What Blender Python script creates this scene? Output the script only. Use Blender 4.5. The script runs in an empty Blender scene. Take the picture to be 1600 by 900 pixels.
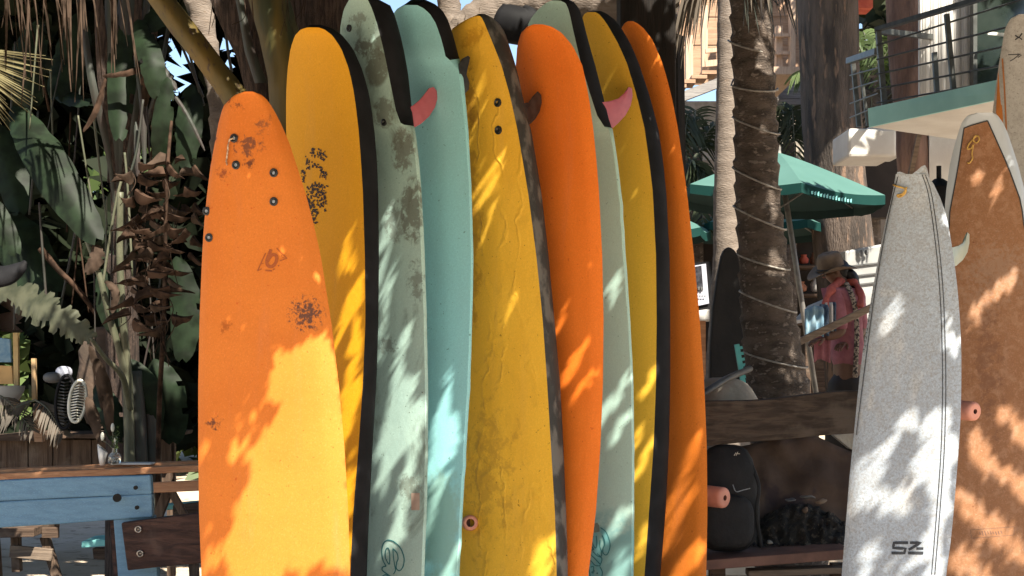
import bpy, bmesh, math, random
import numpy as np
from mathutils import Vector, Matrix, noise as mnoise
R = math.radians
random.seed(7); np.random.seed(7)
sc = bpy.context.scene
C = sc.collection

# ------------------------------------------------------------ camera, world, sun, exposure
F = 50.0 / 36.0 * 1600.0            # focal length in photo pixels
CAMH = 1.45; HOR = 560.0            # eye height, horizon row in the photograph
cam = bpy.data.cameras.new('camera'); camo = bpy.data.objects.new('camera', cam); C.objects.link(camo)
camo.location = (0, 0, CAMH); camo.rotation_euler = (R(90), 0, 0)
cam.lens = 50; cam.sensor_width = 36; cam.shift_y = (HOR - 450) / 1600.0
cam.clip_start = .05; cam.clip_end = 2000
sc.camera = camo
SUN = Vector((.31, -.577, .755)).normalized()
el = math.asin(SUN.z); az = math.atan2(SUN.x, SUN.y)
w = bpy.data.worlds.new('World'); sc.world = w; w.use_nodes = True
nt = w.node_tree; bg = nt.nodes['Background']
sky = nt.nodes.new('ShaderNodeTexSky'); sky.sky_type = 'NISHITA'; sky.sun_disc = False
sky.sun_elevation = el; sky.sun_rotation = az; sky.altitude = 10; sky.air_density = 1.0; sky.dust_density = .6; sky.ozone_density = 1.2
nt.links.new(sky.outputs[0], bg.inputs[0]); bg.inputs[1].default_value = .078
sl = bpy.data.lights.new('sun', 'SUN'); sl.energy = 5.0; sl.angle = R(.5); sl.color = (1, .93, .80)
so = bpy.data.objects.new('sun', sl); C.objects.link(so); so.rotation_euler = SUN.to_track_quat('Z', 'Y').to_euler()
sc.view_settings.view_transform = 'Standard'; sc.view_settings.look = 'None'
sc.view_settings.exposure = 1.62; sc.view_settings.gamma = 1
sc.cycles.max_bounces = 6; sc.cycles.diffuse_bounces = 3; sc.cycles.transparent_max_bounces = 6
sc.cycles.use_denoising = True

def P(px, py, Y): return Vector(((px - 800) / F * Y, Y, CAMH + (HOR - py) / F * Y))

# ------------------------------------------------------------ helpers
def empty(name, loc, label=None, cat=None, group=None):
    o = bpy.data.objects.new(name, None); C.objects.link(o); o.location = loc; o.empty_display_size = .1
    tag(o, label, cat, group); return o
def tag(o, label=None, cat=None, group=None, kind=None):
    if label: o['label'] = label
    if cat: o['category'] = cat
    if group: o['group'] = group
    if kind: o['kind'] = kind
    return o
ROOTLOC = {}
def wloc(p):
    v = Vector((0, 0, 0))
    while p is not None: v += p.location; p = p.parent
    return v
def mk(name, verts, faces, mat, parent=None, smooth=True, mats=None, midx=None, auto=None):
    off = wloc(parent)
    me = bpy.data.meshes.new(name)
    vs = [(v[0] - off.x, v[1] - off.y, v[2] - off.z) for v in verts]
    me.from_pydata(vs, [], faces)
    for m in (mats or [mat]): me.materials.append(m)
    if midx:
        for p, i in zip(me.polygons, midx): p.material_index = i
    if smooth:
        me.polygons.foreach_set('use_smooth', [True] * len(me.polygons))
        if auto: me.set_sharp_from_angle(angle=R(auto))
    me.update()
    o = bpy.data.objects.new(name, me); C.objects.link(o); o.parent = parent
    return o
class MB:
    def __init__(s): s.v = []; s.f = []; s.m = []
    def add(s, vs, fs, m=0):
        b = len(s.v); s.v += [Vector(v) for v in vs]; s.f += [tuple(b + i for i in f) for f in fs]; s.m += [m] * len(fs); return s
    def box(s, c, sx, sy, sz, M=None, m=0):
        vs = [Vector((x * sx / 2, y * sy / 2, z * sz / 2)) for x in (-1, 1) for y in (-1, 1) for z in (-1, 1)]
        if M is not None: vs = [M @ v for v in vs]
        return s.add([v + Vector(c) for v in vs], [(0, 1, 3, 2), (4, 6, 7, 5), (0, 4, 5, 1), (2, 3, 7, 6), (0, 2, 6, 4), (1, 5, 7, 3)], m)
    def bar(s, p, q, h, d, m=0):
        """box from p to q, h in the upright plane of the bar, d across it"""
        p, q = Vector(p), Vector(q); x = (q - p); L = x.length; x.normalize()
        y = Vector((0, 0, 1)).cross(x)
        if y.length < .05: y = Vector((0, 1, 0))
        y.normalize(); z = x.cross(y)
        M = Matrix((x, y, z)).transposed()
        return s.box((p + q) / 2, L, d, h, M, m)
    def tube(s, pts, rad, n=8, m=0, flat=1.0, cap=True):
        pts = [Vector(p) for p in pts]; k = len(pts)
        if not hasattr(rad, '__len__'): rad = [rad] * k
        rings = []; up = Vector((0.13, -.9, .3))
        for i, p in enumerate(pts):
            t = (pts[min(i + 1, k - 1)] - pts[max(i - 1, 0)]).normalized()
            a = up.cross(t)
            if a.length < .02: a = Vector((1, 0, 0)).cross(t)
            a.normalize(); b = t.cross(a); up = b
            rings.append([p + a * math.cos(2 * math.pi * j / n) * rad[i] + b * math.sin(2 * math.pi * j / n) * rad[i] * flat for j in range(n)])
        vs = [v for r in rings for v in r]; fs = []
        for i in range(k - 1):
            for j in range(n): fs.append((i * n + j, i * n + (j + 1) % n, (i + 1) * n + (j + 1) % n, (i + 1) * n + j))
        if cap: fs += [tuple(range(n))[::-1], tuple((k - 1) * n + j for j in range(n))]
        return s.add(vs, fs, m)
    def prism(s, poly, off, m=0):
        n = len(poly); poly = [Vector(p) for p in poly]; off = Vector(off)
        return s.add(poly + [p + off for p in poly], [tuple(range(n)), tuple(range(2 * n - 1, n - 1, -1))] + [(i, i + n, (i + 1) % n + n, (i + 1) % n) for i in range(n)], m)
    def ball(s, c, rx, ry, rz, nu=12, nv=8, m=0, M=None):
        vs = []; fs = []
        for i in range(nv + 1):
            th = math.pi * i / nv
            for j in range(nu):
                ph = 2 * math.pi * j / nu
                v = Vector((rx * math.sin(th) * math.cos(ph), ry * math.sin(th) * math.sin(ph), rz * math.cos(th)))
                if M is not None: v = M @ v
                vs.append(v + Vector(c))
        for i in range(nv):
            for j in range(nu): fs.append((i * nu + j, (i + 1) * nu + j, (i + 1) * nu + (j + 1) % nu, i * nu + (j + 1) % nu))
        return s.add(vs, fs, m)
    def mk(s, name, mat, parent=None, smooth=False, bevel=0, auto=None, mats=None):
        o = mk(name, s.v, s.f, mat, parent, smooth, mats, s.m if mats else None, auto)
        if bevel:
            b = o.modifiers.new('bevel', 'BEVEL'); b.width = bevel; b.segments = 2; b.limit_method = 'ANGLE'
        return o
def crom(pts, n):
    """smooth path through points (tuples), n samples per span"""
    out = []; k = len(pts); Q = [Vector(p) for p in pts]
    for i in range(k - 1):
        a = Q[max(i - 1, 0)]; b = Q[i]; c = Q[i + 1]; d = Q[min(i + 2, k - 1)]
        for j in range(n):
            t = j / n
            out.append(.5 * ((2 * b) + (c - a) * t + (2 * a - 5 * b + 4 * c - d) * t * t + (3 * b - a - 3 * c + d) * t ** 3))
    out.append(Q[-1]); return out

# ------------------------------------------------------------ materials
def N(t, ty, **kw):
    n = t.nodes.new(ty)
    for k, v in kw.items(): setattr(n, k, v)
    return n
def mixc(t, fac, a, b, blend='MIX'):
    m = N(t, 'ShaderNodeMix', data_type='RGBA', blend_type=blend)
    for s, v in ((m.inputs[0], fac), (m.inputs[6], a), (m.inputs[7], b)):
        if isinstance(v, bpy.types.NodeSocket): t.links.new(v, s)
        elif isinstance(v, (int, float)): s.default_value = v
        else: s.default_value = (*v[:3], 1)
    return m.outputs[2]
def ramp(t, fac, lo, hi, v0=0., v1=1.):
    m = N(t, 'ShaderNodeMapRange', clamp=True, interpolation_type='SMOOTHSTEP'); t.links.new(fac, m.inputs[0])
    m.inputs[1].default_value = lo; m.inputs[2].default_value = hi; m.inputs[3].default_value = v0; m.inputs[4].default_value = v1
    return m.outputs[0]
def math2(t, op, a, b):
    m = N(t, 'ShaderNodeMath', operation=op)
    for s, v in ((m.inputs[0], a), (m.inputs[1], b)):
        if isinstance(v, bpy.types.NodeSocket): t.links.new(v, s)
        else: s.default_value = v
    return m.outputs[0]
def noise(t, vec, scale, detail=3, rough=.55, dist=0.):
    n = N(t, 'ShaderNodeTexNoise'); n.inputs['Scale'].default_value = scale; n.inputs['Detail'].default_value = detail
    n.inputs['Roughness'].default_value = rough; n.inputs['Distortion'].default_value = dist
    t.links.new(vec, n.inputs['Vector']); return n.outputs[0]
def mapping(t, vec, scale=(1, 1, 1), rot=(0, 0, 0)):
    m = N(t, 'ShaderNodeMapping'); t.links.new(vec, m.inputs[0]); m.inputs['Scale'].default_value = scale; m.inputs['Rotation'].default_value = rot
    return m.outputs[0]
def newmat(name):
    m = bpy.data.materials.new(name); m.use_nodes = True; t = m.node_tree
    return m, t, t.nodes['Principled BSDF'], N(t, 'ShaderNodeTexCoord').outputs['Object']
def bump(t, b, h, strength, dist=.01, prev=None):
    n = N(t, 'ShaderNodeBump'); n.inputs['Strength'].default_value = strength; n.inputs['Distance'].default_value = dist
    t.links.new(h, n.inputs['Height'])
    if prev: t.links.new(prev, n.inputs['Normal'])
    t.links.new(n.outputs[0], b.inputs['Normal']); return n.outputs[0]
def mat(name, c1, c2=None, scale=6, rough=.7, bs=0., bscale=60, stretch=(1, 1, 1), lo=.35, hi=.65, spec=.4, metal=0., detail=4, bdist=.01, c3=None, s3=30):
    m, t, b, v = newmat(name)
    v = mapping(t, v, stretch)
    c2 = c2 or tuple(x * .7 for x in c1)
    n = noise(t, v, scale, detail)
    col = mixc(t, ramp(t, n, lo, hi), c1, c2)
    if c3: col = mixc(t, ramp(t, noise(t, v, s3, 3), .56, .68), col, c3)
    t.links.new(col, b.inputs['Base Color']); b.inputs['Roughness'].default_value = rough
    b.inputs['Specular IOR Level'].default_value = spec; b.inputs['Metallic'].default_value = metal
    if bs: bump(t, b, noise(t, v, bscale, 4), bs, bdist)
    return m
def woodmat(name, c1, c2, axis=0, rough=.7, grain=.5, knots=True, c3=None):
    st = [14, 14, 14]; st[axis] = 1.0
    m, t, b, v = newmat(name)
    vv = mapping(t, v, st)
    n1 = noise(t, vv, 3.0, 5, .6, .6)
    col = mixc(t, ramp(t, n1, .35, .65), c1, c2)
    n2 = noise(t, mapping(t, v, [s * 3 if s > 1 else 2 for s in st]), 4, 4)
    col = mixc(t, ramp(t, n2, .55, .72, 0, .6), col, tuple(x * .45 for x in c1))
    if c3: col = mixc(t, ramp(t, noise(t, v, 5, 4), .52, .7, 0, .8), col, c3)
    t.links.new(col, b.inputs['Base Color']); b.inputs['Roughness'].default_value = rough
    b.inputs['Specular IOR Level'].default_value = .25
    bump(t, b, math2(t, 'ADD', n1, n2), grain, .006); return m
def leafmat(name, c1, c2, rough=.5, trans=.15, scale=3, spec=.25):
    m, t, b, v = newmat(name)
    col = mixc(t, ramp(t, noise(t, v, scale, 3), .35, .65), c1, c2)
    t.links.new(col, b.inputs['Base Color']); b.inputs['Roughness'].default_value = rough
    b.inputs['Specular IOR Level'].default_value = spec
    tr = N(t, 'ShaderNodeBsdfTranslucent'); t.links.new(mixc(t, .5, col, (c1[0] * 1.2, c1[1] * 1.3, c1[2] * .5)), tr.inputs[0])
    mx = N(t, 'ShaderNodeMixShader'); mx.inputs[0].default_value = trans
    t.links.new(b.outputs[0], mx.inputs[1]); t.links.new(tr.outputs[0], mx.inputs[2])
    t.links.new(mx.outputs[0], t.nodes['Material Output'].inputs[0]); return m
def foam(name, base, base2=None, marks=(), speck=None, grime=None, rough=.62, cracks=0., fine=.16, worn=None, spec=.14):
    """soft-top foam skin: grain, slow mottling, specks; marks = stains at places on the board"""
    m, t, b, v = newmat(name)
    base2 = base2 or tuple(x * .82 for x in base)
    col = mixc(t, ramp(t, noise(t, v, 2.6, 4), .35, .68), base, base2)
    g = noise(t, v, 210, 2)
    col = mixc(t, ramp(t, noise(t, v, 120, 3, .8), .36, .64, 0, fine * 1.5), col, tuple(x * .70 for x in base))
    col = mixc(t, ramp(t, noise(t, mapping(t, v, (3, 3, .35)), 3.5, 5, .65), .52, .72, 0, .35), col, tuple(min(1, x * .8 + .05) for x in base2))
    col = mixc(t, ramp(t, noise(t, mapping(t, v, (5, 5, .8), (.2, 0, .1)), 14, 3, .6), .62, .72, 0, .2), col, tuple(x * .66 for x in base))
    col = mixc(t, ramp(t, g, .3, .7, 0, fine * 2), col, tuple(x * .72 for x in base))
    col = mixc(t, ramp(t, noise(t, v, 160, 1), .58, .68, 0, fine), col, tuple(min(1, x * 1.2 + .05) for x in base))
    if speck: col = mixc(t, ramp(t, noise(t, v, 75, 2), .70, .74, 0, .75), col, speck)
    if grime:
        gc, gs, lo, hi, amt = grime
        gm = ramp(t, noise(t, mapping(t, v, (1, 1, .55)), gs, 6, .68, .5), lo, hi, 0, amt)
        col = mixc(t, gm, col, gc)
    if worn:
        wc, lo, hi = worn
        col = mixc(t, ramp(t, noise(t, v, 120, 4, .7, .6), lo, hi, 0, .85), col, wc)
        col = mixc(t, ramp(t, noise(t, v, 26, 5, .7, .4), .46, .64, 0, .35), col, wc)
    for c, rad, colr, ns, th, amt in marks:
        mp = N(t, 'ShaderNodeMapping'); mp.vector_type = 'TEXTURE'; t.links.new(v, mp.inputs[0])
        mp.inputs['Location'].default_value = c; mp.inputs['Scale'].default_value = rad
        ln = N(t, 'ShaderNodeVectorMath', operation='LENGTH'); t.links.new(mp.outputs[0], ln.inputs[0])
        d = ramp(t, ln.outputs['Value'], .8, 1.05, 1, 0)
        q = math2(t, 'ADD', noise(t, v, ns, 5, .7, .3), math2(t, 'MULTIPLY', math2(t, 'SUBTRACT', ramp(t, ln.outputs['Value'], 0, 1.0, 1, 0), .5), .20))
        nn = ramp(t, q, th - .08, th + .09)
        col = mixc(t, math2(t, 'MULTIPLY', math2(t, 'MULTIPLY', d, nn), amt), col, colr)
    t.links.new(col, b.inputs['Base Color']); b.inputs['Roughness'].default_value = rough
    b.inputs['Specular IOR Level'].default_value = spec
    pv = bump(t, b, g, .12, .002)
    pv = bump(t, b, noise(t, v, 11, 4), .38, .007, pv)
    if cracks:
        vo = N(t, 'ShaderNodeTexVoronoi', feature='DISTANCE_TO_EDGE'); vo.inputs['Scale'].default_value = 1
        dn = N(t, 'ShaderNodeTexNoise'); dn.inputs['Scale'].default_value = 9; dn.inputs['Detail'].default_value = 5; t.links.new(v, dn.inputs[0])
        ad = N(t, 'ShaderNodeVectorMath', operation='MULTIPLY_ADD'); t.links.new(dn.outputs['Color'], ad.inputs[0]); ad.inputs[1].default_value = (.1, .1, .1); t.links.new(v, ad.inputs[2])
        t.links.new(mapping(t, ad.outputs[0], (8, 8, 1.7)), vo.inputs[0])
        ridge = ramp(t, vo.outputs[0], 0, .07, 1, 0)
        fade = ramp(t, noise(t, v, 4, 2), .40, .6)
        bump(t, b, math2(t, 'MULTIPLY', ridge, fade), cracks, .012, pv)
    return m

M = {}
M['sand'] = mat('sand', (.58, .47, .36), (.50, .40, .30), 3, .9, .6, 25, spec=.1, c3=(.30, .23, .17), s3=9)
M['slick'] = mat('black_slick', (.010, .010, .011), (.016, .016, .018), 8, .6, .1, 200, spec=.08)
M['slick_dirty'] = mat('dirty_slick', (.030, .029, .026), (.12, .11, .095), 13, .65, .2, 80, stretch=(1, 1, .6), lo=.48, hi=.62, detail=8)
M['fin_pink'] = mat('pink_plastic', (.42, .10, .12), (.36, .08, .10), 20, .4)
M['fin_black'] = mat('black_plastic', (.012, .012, .013), (.03, .03, .03), 30, .35)
M['peg'] = mat('pink_foam_sleeve', (.62, .27, .19), (.50, .20, .14), 14, .6, .1, 100)
M['peg_hole'] = mat('sleeve_core', (.16, .06, .04), None, 10, .8)
M['beam'] = woodmat('weathered_beam', (.085, .062, .047), (.04, .029, .022), 0, .85, .9, c3=(.12, .095, .075))
M['brownplank'] = woodmat('brown_plank', (.060, .030, .022), (.022, .011, .009), 0, .75, .8, c3=(.09, .055, .043))
M['blue'] = mat('blue_paint', (.10, .20, .29), (.08, .165, .25), 6, .6, .25, 40, stretch=(1, 6, 10), c3=(.13, .25, .36), s3=60)
M['teal'] = mat('teal_paint', (.10, .38, .36), (.07, .30, .29), 6, .6, .1, 40)
M['tealbright'] = mat('pale_teal_paint', (.25, .60, .56), (.18, .48, .45), 6, .6)
M['bolt'] = mat('steel_bolt', (.45, .42, .38), (.2, .16, .12), 60, .4, metal=.8)
M['dark'] = mat('dark_hole', (.01, .009, .008), None, 8, .9)
M['tablewood'] = woodmat('table_wood', (.52, .26, .13), (.38, .17, .08), 0, .6, .3)
M['oldwood'] = woodmat('old_wood', (.10, .065, .045), (.05, .032, .022), 0, .85, .7, c3=(.16, .12, .09))
M['oldwoodz'] = woodmat('old_wood_upright', (.12, .08, .055), (.06, .038, .026), 2, .85, .7, c3=(.16, .12, .09))
M['darkwood'] = woodmat('dark_post_wood', (.014, .010, .008), (.006, .005, .004), 2, .8, .6)
M['palewood'] = woodmat('pale_carpentry', (.50, .36, .26), (.40, .28, .195), 2, .7, .2)
M['palewoodx'] = woodmat('pale_boards', (.40, .245, .155), (.30, .18, .11), 0, .7, .2)
M['greywood'] = woodmat('grey_rail_wood', (.20, .15, .11), (.11, .08, .06), 0, .8, .6)
M['white'] = mat('white_render', (.62, .61, .58), (.52, .50, .47), 3, .8, .2, 60)
M['slabteal'] = mat('slab_teal', (.38, .70, .66), (.31, .61, .58), 3, .6, .1, 50)
M['rail'] = mat('dark_metal_rail', (.075, .08, .075), (.05, .052, .048), 20, .5, metal=.3)
M['curtain'] = mat('white_curtain', (.72, .70, .66), (.62, .60, .57), 2, .85, .1, 20, stretch=(8, 8, .5))
M['glass'] = mat('dark_glass', (.015, .022, .02), (.03, .04, .035), 3, .08, spec=.8)
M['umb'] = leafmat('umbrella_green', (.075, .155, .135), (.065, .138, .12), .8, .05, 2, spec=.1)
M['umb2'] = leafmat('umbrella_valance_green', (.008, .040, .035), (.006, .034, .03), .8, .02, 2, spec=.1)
M['umbshade'] = mat('umbrella_underside_shade', (.008, .030, .028), (.006, .022, .02), 3, .8)  # dark colour paints in the shade under the parasol cloth
M['pole'] = mat('grey_pole', (.22, .21, .19), (.15, .14, .13), 12, .5, .1, 30, metal=.2)
M['trunkdark'] = mat('palm_bark', (.115, .088, .070), (.045, .034, .027), 7, .9, .9, 40, stretch=(1.5, 1.5, 3), lo=.35, hi=.66, bdist=.02, c3=(.19, .155, .13), s3=14)
M['trunkpale'] = mat('pale_palm_bark', (.21, .172, .143), (.145, .116, .095), 6, .9, .8, 40, stretch=(1, 1, 4), bdist=.012, c3=(.17, .13, .10), s3=22)
M['bark'] = mat('grey_bark', (.10, .074, .058), (.034, .026, .021), 3, .9, .9, 25, stretch=(3, 3, .6), bdist=.03, c3=(.19, .12, .08), s3=5)
M['barkpink'] = mat('pinkish_bark', (.26, .16, .12), (.12, .075, .06), 3, .9, .8, 25, stretch=(3, 3, .6), bdist=.02)
M['petiole'] = mat('yellow_green_petiole', (.115, .070, .008), (.065, .048, .008), 6, .65, .2, 30, stretch=(1, 1, .4), c3=(.05, .028, .012), s3=40)
M['petiole2'] = mat('green_yellow_petiole', (.10, .068, .010), (.020, .028, .008), 2.5, .65, .2, 30, stretch=(2, 1, .4), lo=.4, hi=.6)
M['sheath'] = mat('fibrous_sheath', (.085, .055, .042), (.025, .016, .012), 14, .95, 1., 60, stretch=(5, 5, .7), bdist=.02)
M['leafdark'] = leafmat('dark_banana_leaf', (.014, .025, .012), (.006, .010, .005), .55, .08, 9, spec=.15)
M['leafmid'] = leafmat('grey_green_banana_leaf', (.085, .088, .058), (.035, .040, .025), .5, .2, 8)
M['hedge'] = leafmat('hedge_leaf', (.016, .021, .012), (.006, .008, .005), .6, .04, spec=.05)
M['farleaf'] = leafmat('far_leaf', (.10, .14, .045), (.055, .085, .03), .5, .3, .8)
M['stem'] = mat('pale_green_stem', (.11, .11, .07), (.055, .06, .035), 12, .5, .3, 40, stretch=(1, 1, .3))
M['stemdark'] = mat('dark_leaf_base', (.028, .033, .025), (.030, .021, .018), 6, .6, .3, 30, stretch=(3, 3, .3))
M['dry'] = leafmat('dry_leaf', (.070, .042, .029), (.022, .014, .010), .85, .1, 14, spec=.05)
M['drylight'] = leafmat('dry_leaflet', (.085, .058, .043), (.022, .015, .011), .85, .15, 8, spec=.05)
M['frondgreen'] = leafmat('palm_leaflet', (.042, .052, .024), (.018, .024, .012), .4, .1, 4)
M['frondlight'] = leafmat('yellowed_leaflet', (.26, .23, .12), (.13, .11, .055), .6, .3, 9)
M['frondgrey'] = leafmat('grey_leaflet', (.12, .10, .08), (.05, .042, .033), .7, .15, 5)
M['black'] = mat('black_fabric', (.008, .008, .009), (.013, .013, .014), 10, .8, .4, 60)
M['canvas'] = mat('brown_canvas', (.105, .068, .048), (.060, .038, .028), 4, .9, .4, 30, c3=(.04, .026, .026), s3=6)
M['concrete'] = mat('pale_stone', (.42, .37, .30), (.30, .26, .21), 9, .9, .7, 40)
M['net'] = mat('dark_soil_heap', (.030, .024, .018), (.012, .010, .008), 12, .95, 1., 30, bdist=.03, c3=(.09, .07, .05), s3=40)
M['hat'] = mat('felt_hat', (.19, .135, .09), (.13, .09, .06), 10, .85, .2, 60)
M['hatband'] = mat('hat_band', (.035, .025, .018), None, 10, .7)
M['shirt'] = mat('pink_shirt', (.40, .15, .17), (.31, .11, .13), 18, .85, .4, 40)
M['scarf'] = mat('coral_scarf', (.48, .12, .09), (.36, .08, .065), 20, .8, .3, 50)
M['strap'] = mat('patterned_strap', (.05, .04, .035), (.42, .33, .25), 55, .8, lo=.47, hi=.53)
M['skin'] = mat('tanned_skin', (.17, .085, .052), (.14, .07, .043), 10, .55)
M['hair'] = mat('black_hair', (.007, .006, .006), None, 30, .5)
M['denim'] = mat('denim', (.05, .08, .13), (.12, .16, .22), 30, .85, .3, 60)
M['bluecloth'] = mat('blue_cloth', (.14, .26, .36), (.25, .36, .42), 20, .85)
M['whitecloth'] = mat('white_cloth', (.65, .62, .58), (.5, .48, .45), 8, .8)
M['plastic'] = mat('white_plastic', (.36, .36, .35), (.30, .30, .29), 5, .4)
M['groove'] = mat('grey_groove', (.10, .10, .10), None, 10, .6)
M['ink'] = mat('dark_ink', (.02, .022, .026), (.035, .037, .042), 200, .6)
M['tealink'] = mat('teal_ink', (.020, .135, .145), (.03, .17, .18), 90, .6)
M['tealfill'] = mat('teal_print', (.14, .37, .38), (.17, .42, .42), 20, .6)
M['orangeink'] = mat('burnt_orange_ink', (.30, .055, .004), (.36, .085, .006), 150, .6, lo=.3, hi=.7)
M['plug'] = mat('plug_black', (.012, .012, .014), (.03, .03, .03), 100, .4)
M['screw'] = mat('screw_grey', (.30, .32, .34), (.16, .17, .18), 100, .4)
M['cord'] = mat('cream_cord', (.55, .42, .30), (.25, .13, .07), 60, .8, lo=.45, hi=.55)
M['yellowcord'] = mat('yellow_cord', (.55, .34, .09), (.40, .24, .06), 60, .7)
M['wire'] = mat('white_cable', (.30, .28, .25), (.20, .18, .16), 30, .5)
M['glassjar'] = mat('jar_glass', (.75, .76, .74), (.68, .7, .68), 20, .06, spec=.8)
M['glassjar'].node_tree.nodes['Principled BSDF'].inputs['Transmission Weight'].default_value = .9
M['petal'] = mat('white_petal', (.75, .73, .62), None, 10, .6)
M['screen'] = mat('menu_board_print', (.02, .02, .025), (.05, .05, .06), 30, .3)
M['paper'] = mat('white_paper', (.42, .43, .50), (.37, .38, .45), 5, .7)
M['redlit'] = mat('red_cloth', (.45, .10, .06), (.35, .06, .04), 10, .8)
M['terra'] = mat('terracotta_wares', (.45, .17, .08), (.12, .06, .04), 9, .8, .4, 20)
M['siding'] = woodmat('grey_siding', (.28, .26, .24), (.20, .18, .17), 0, .85, .5)
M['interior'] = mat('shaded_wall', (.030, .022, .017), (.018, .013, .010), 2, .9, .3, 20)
M['thatch'] = mat('thatch', (.26, .21, .16), (.12, .09, .07), 10, .95, 1., 40, stretch=(6, 6, .8), bdist=.03)
M['rust'] = mat('rusty_tube', (.08, .078, .075), (.04, .038, .036), 12, .5, metal=.3)

# ------------------------------------------------------------ the ground
gv = []; gf = []; nx, ny = 90, 80
for j in range(ny):
    for i in range(nx):
        x = -30 + 60 * i / (nx - 1); y = -6 + 46 * j / (ny - 1)
        z = .05 * mnoise.noise(Vector((x * .9, y * .9, 0))) * min(1, max(0, (y - 6) / 2)) + .012 * mnoise.noise(Vector((x * 6, y * 6, 3))) - .05 * min(1, max(0, (y - 6) / 2))
        gv.append((x, y, min(z, 0)))
for j in range(ny - 1):
    for i in range(nx - 1): gf.append((j * nx + i, j * nx + i + 1, (j + 1) * nx + i + 1, (j + 1) * nx + i))
b0 = len(gv)
gv += [(-900, -900, -.3), (900, -900, -.3), (900, 1500, -.3), (-900, 1500, -.3)]; gf.append((b0, b0 + 1, b0 + 2, b0 + 3))
tag(mk('ground', gv, gf, M['sand']), 'pale trampled beach sand', None, None, 'structure')

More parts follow.
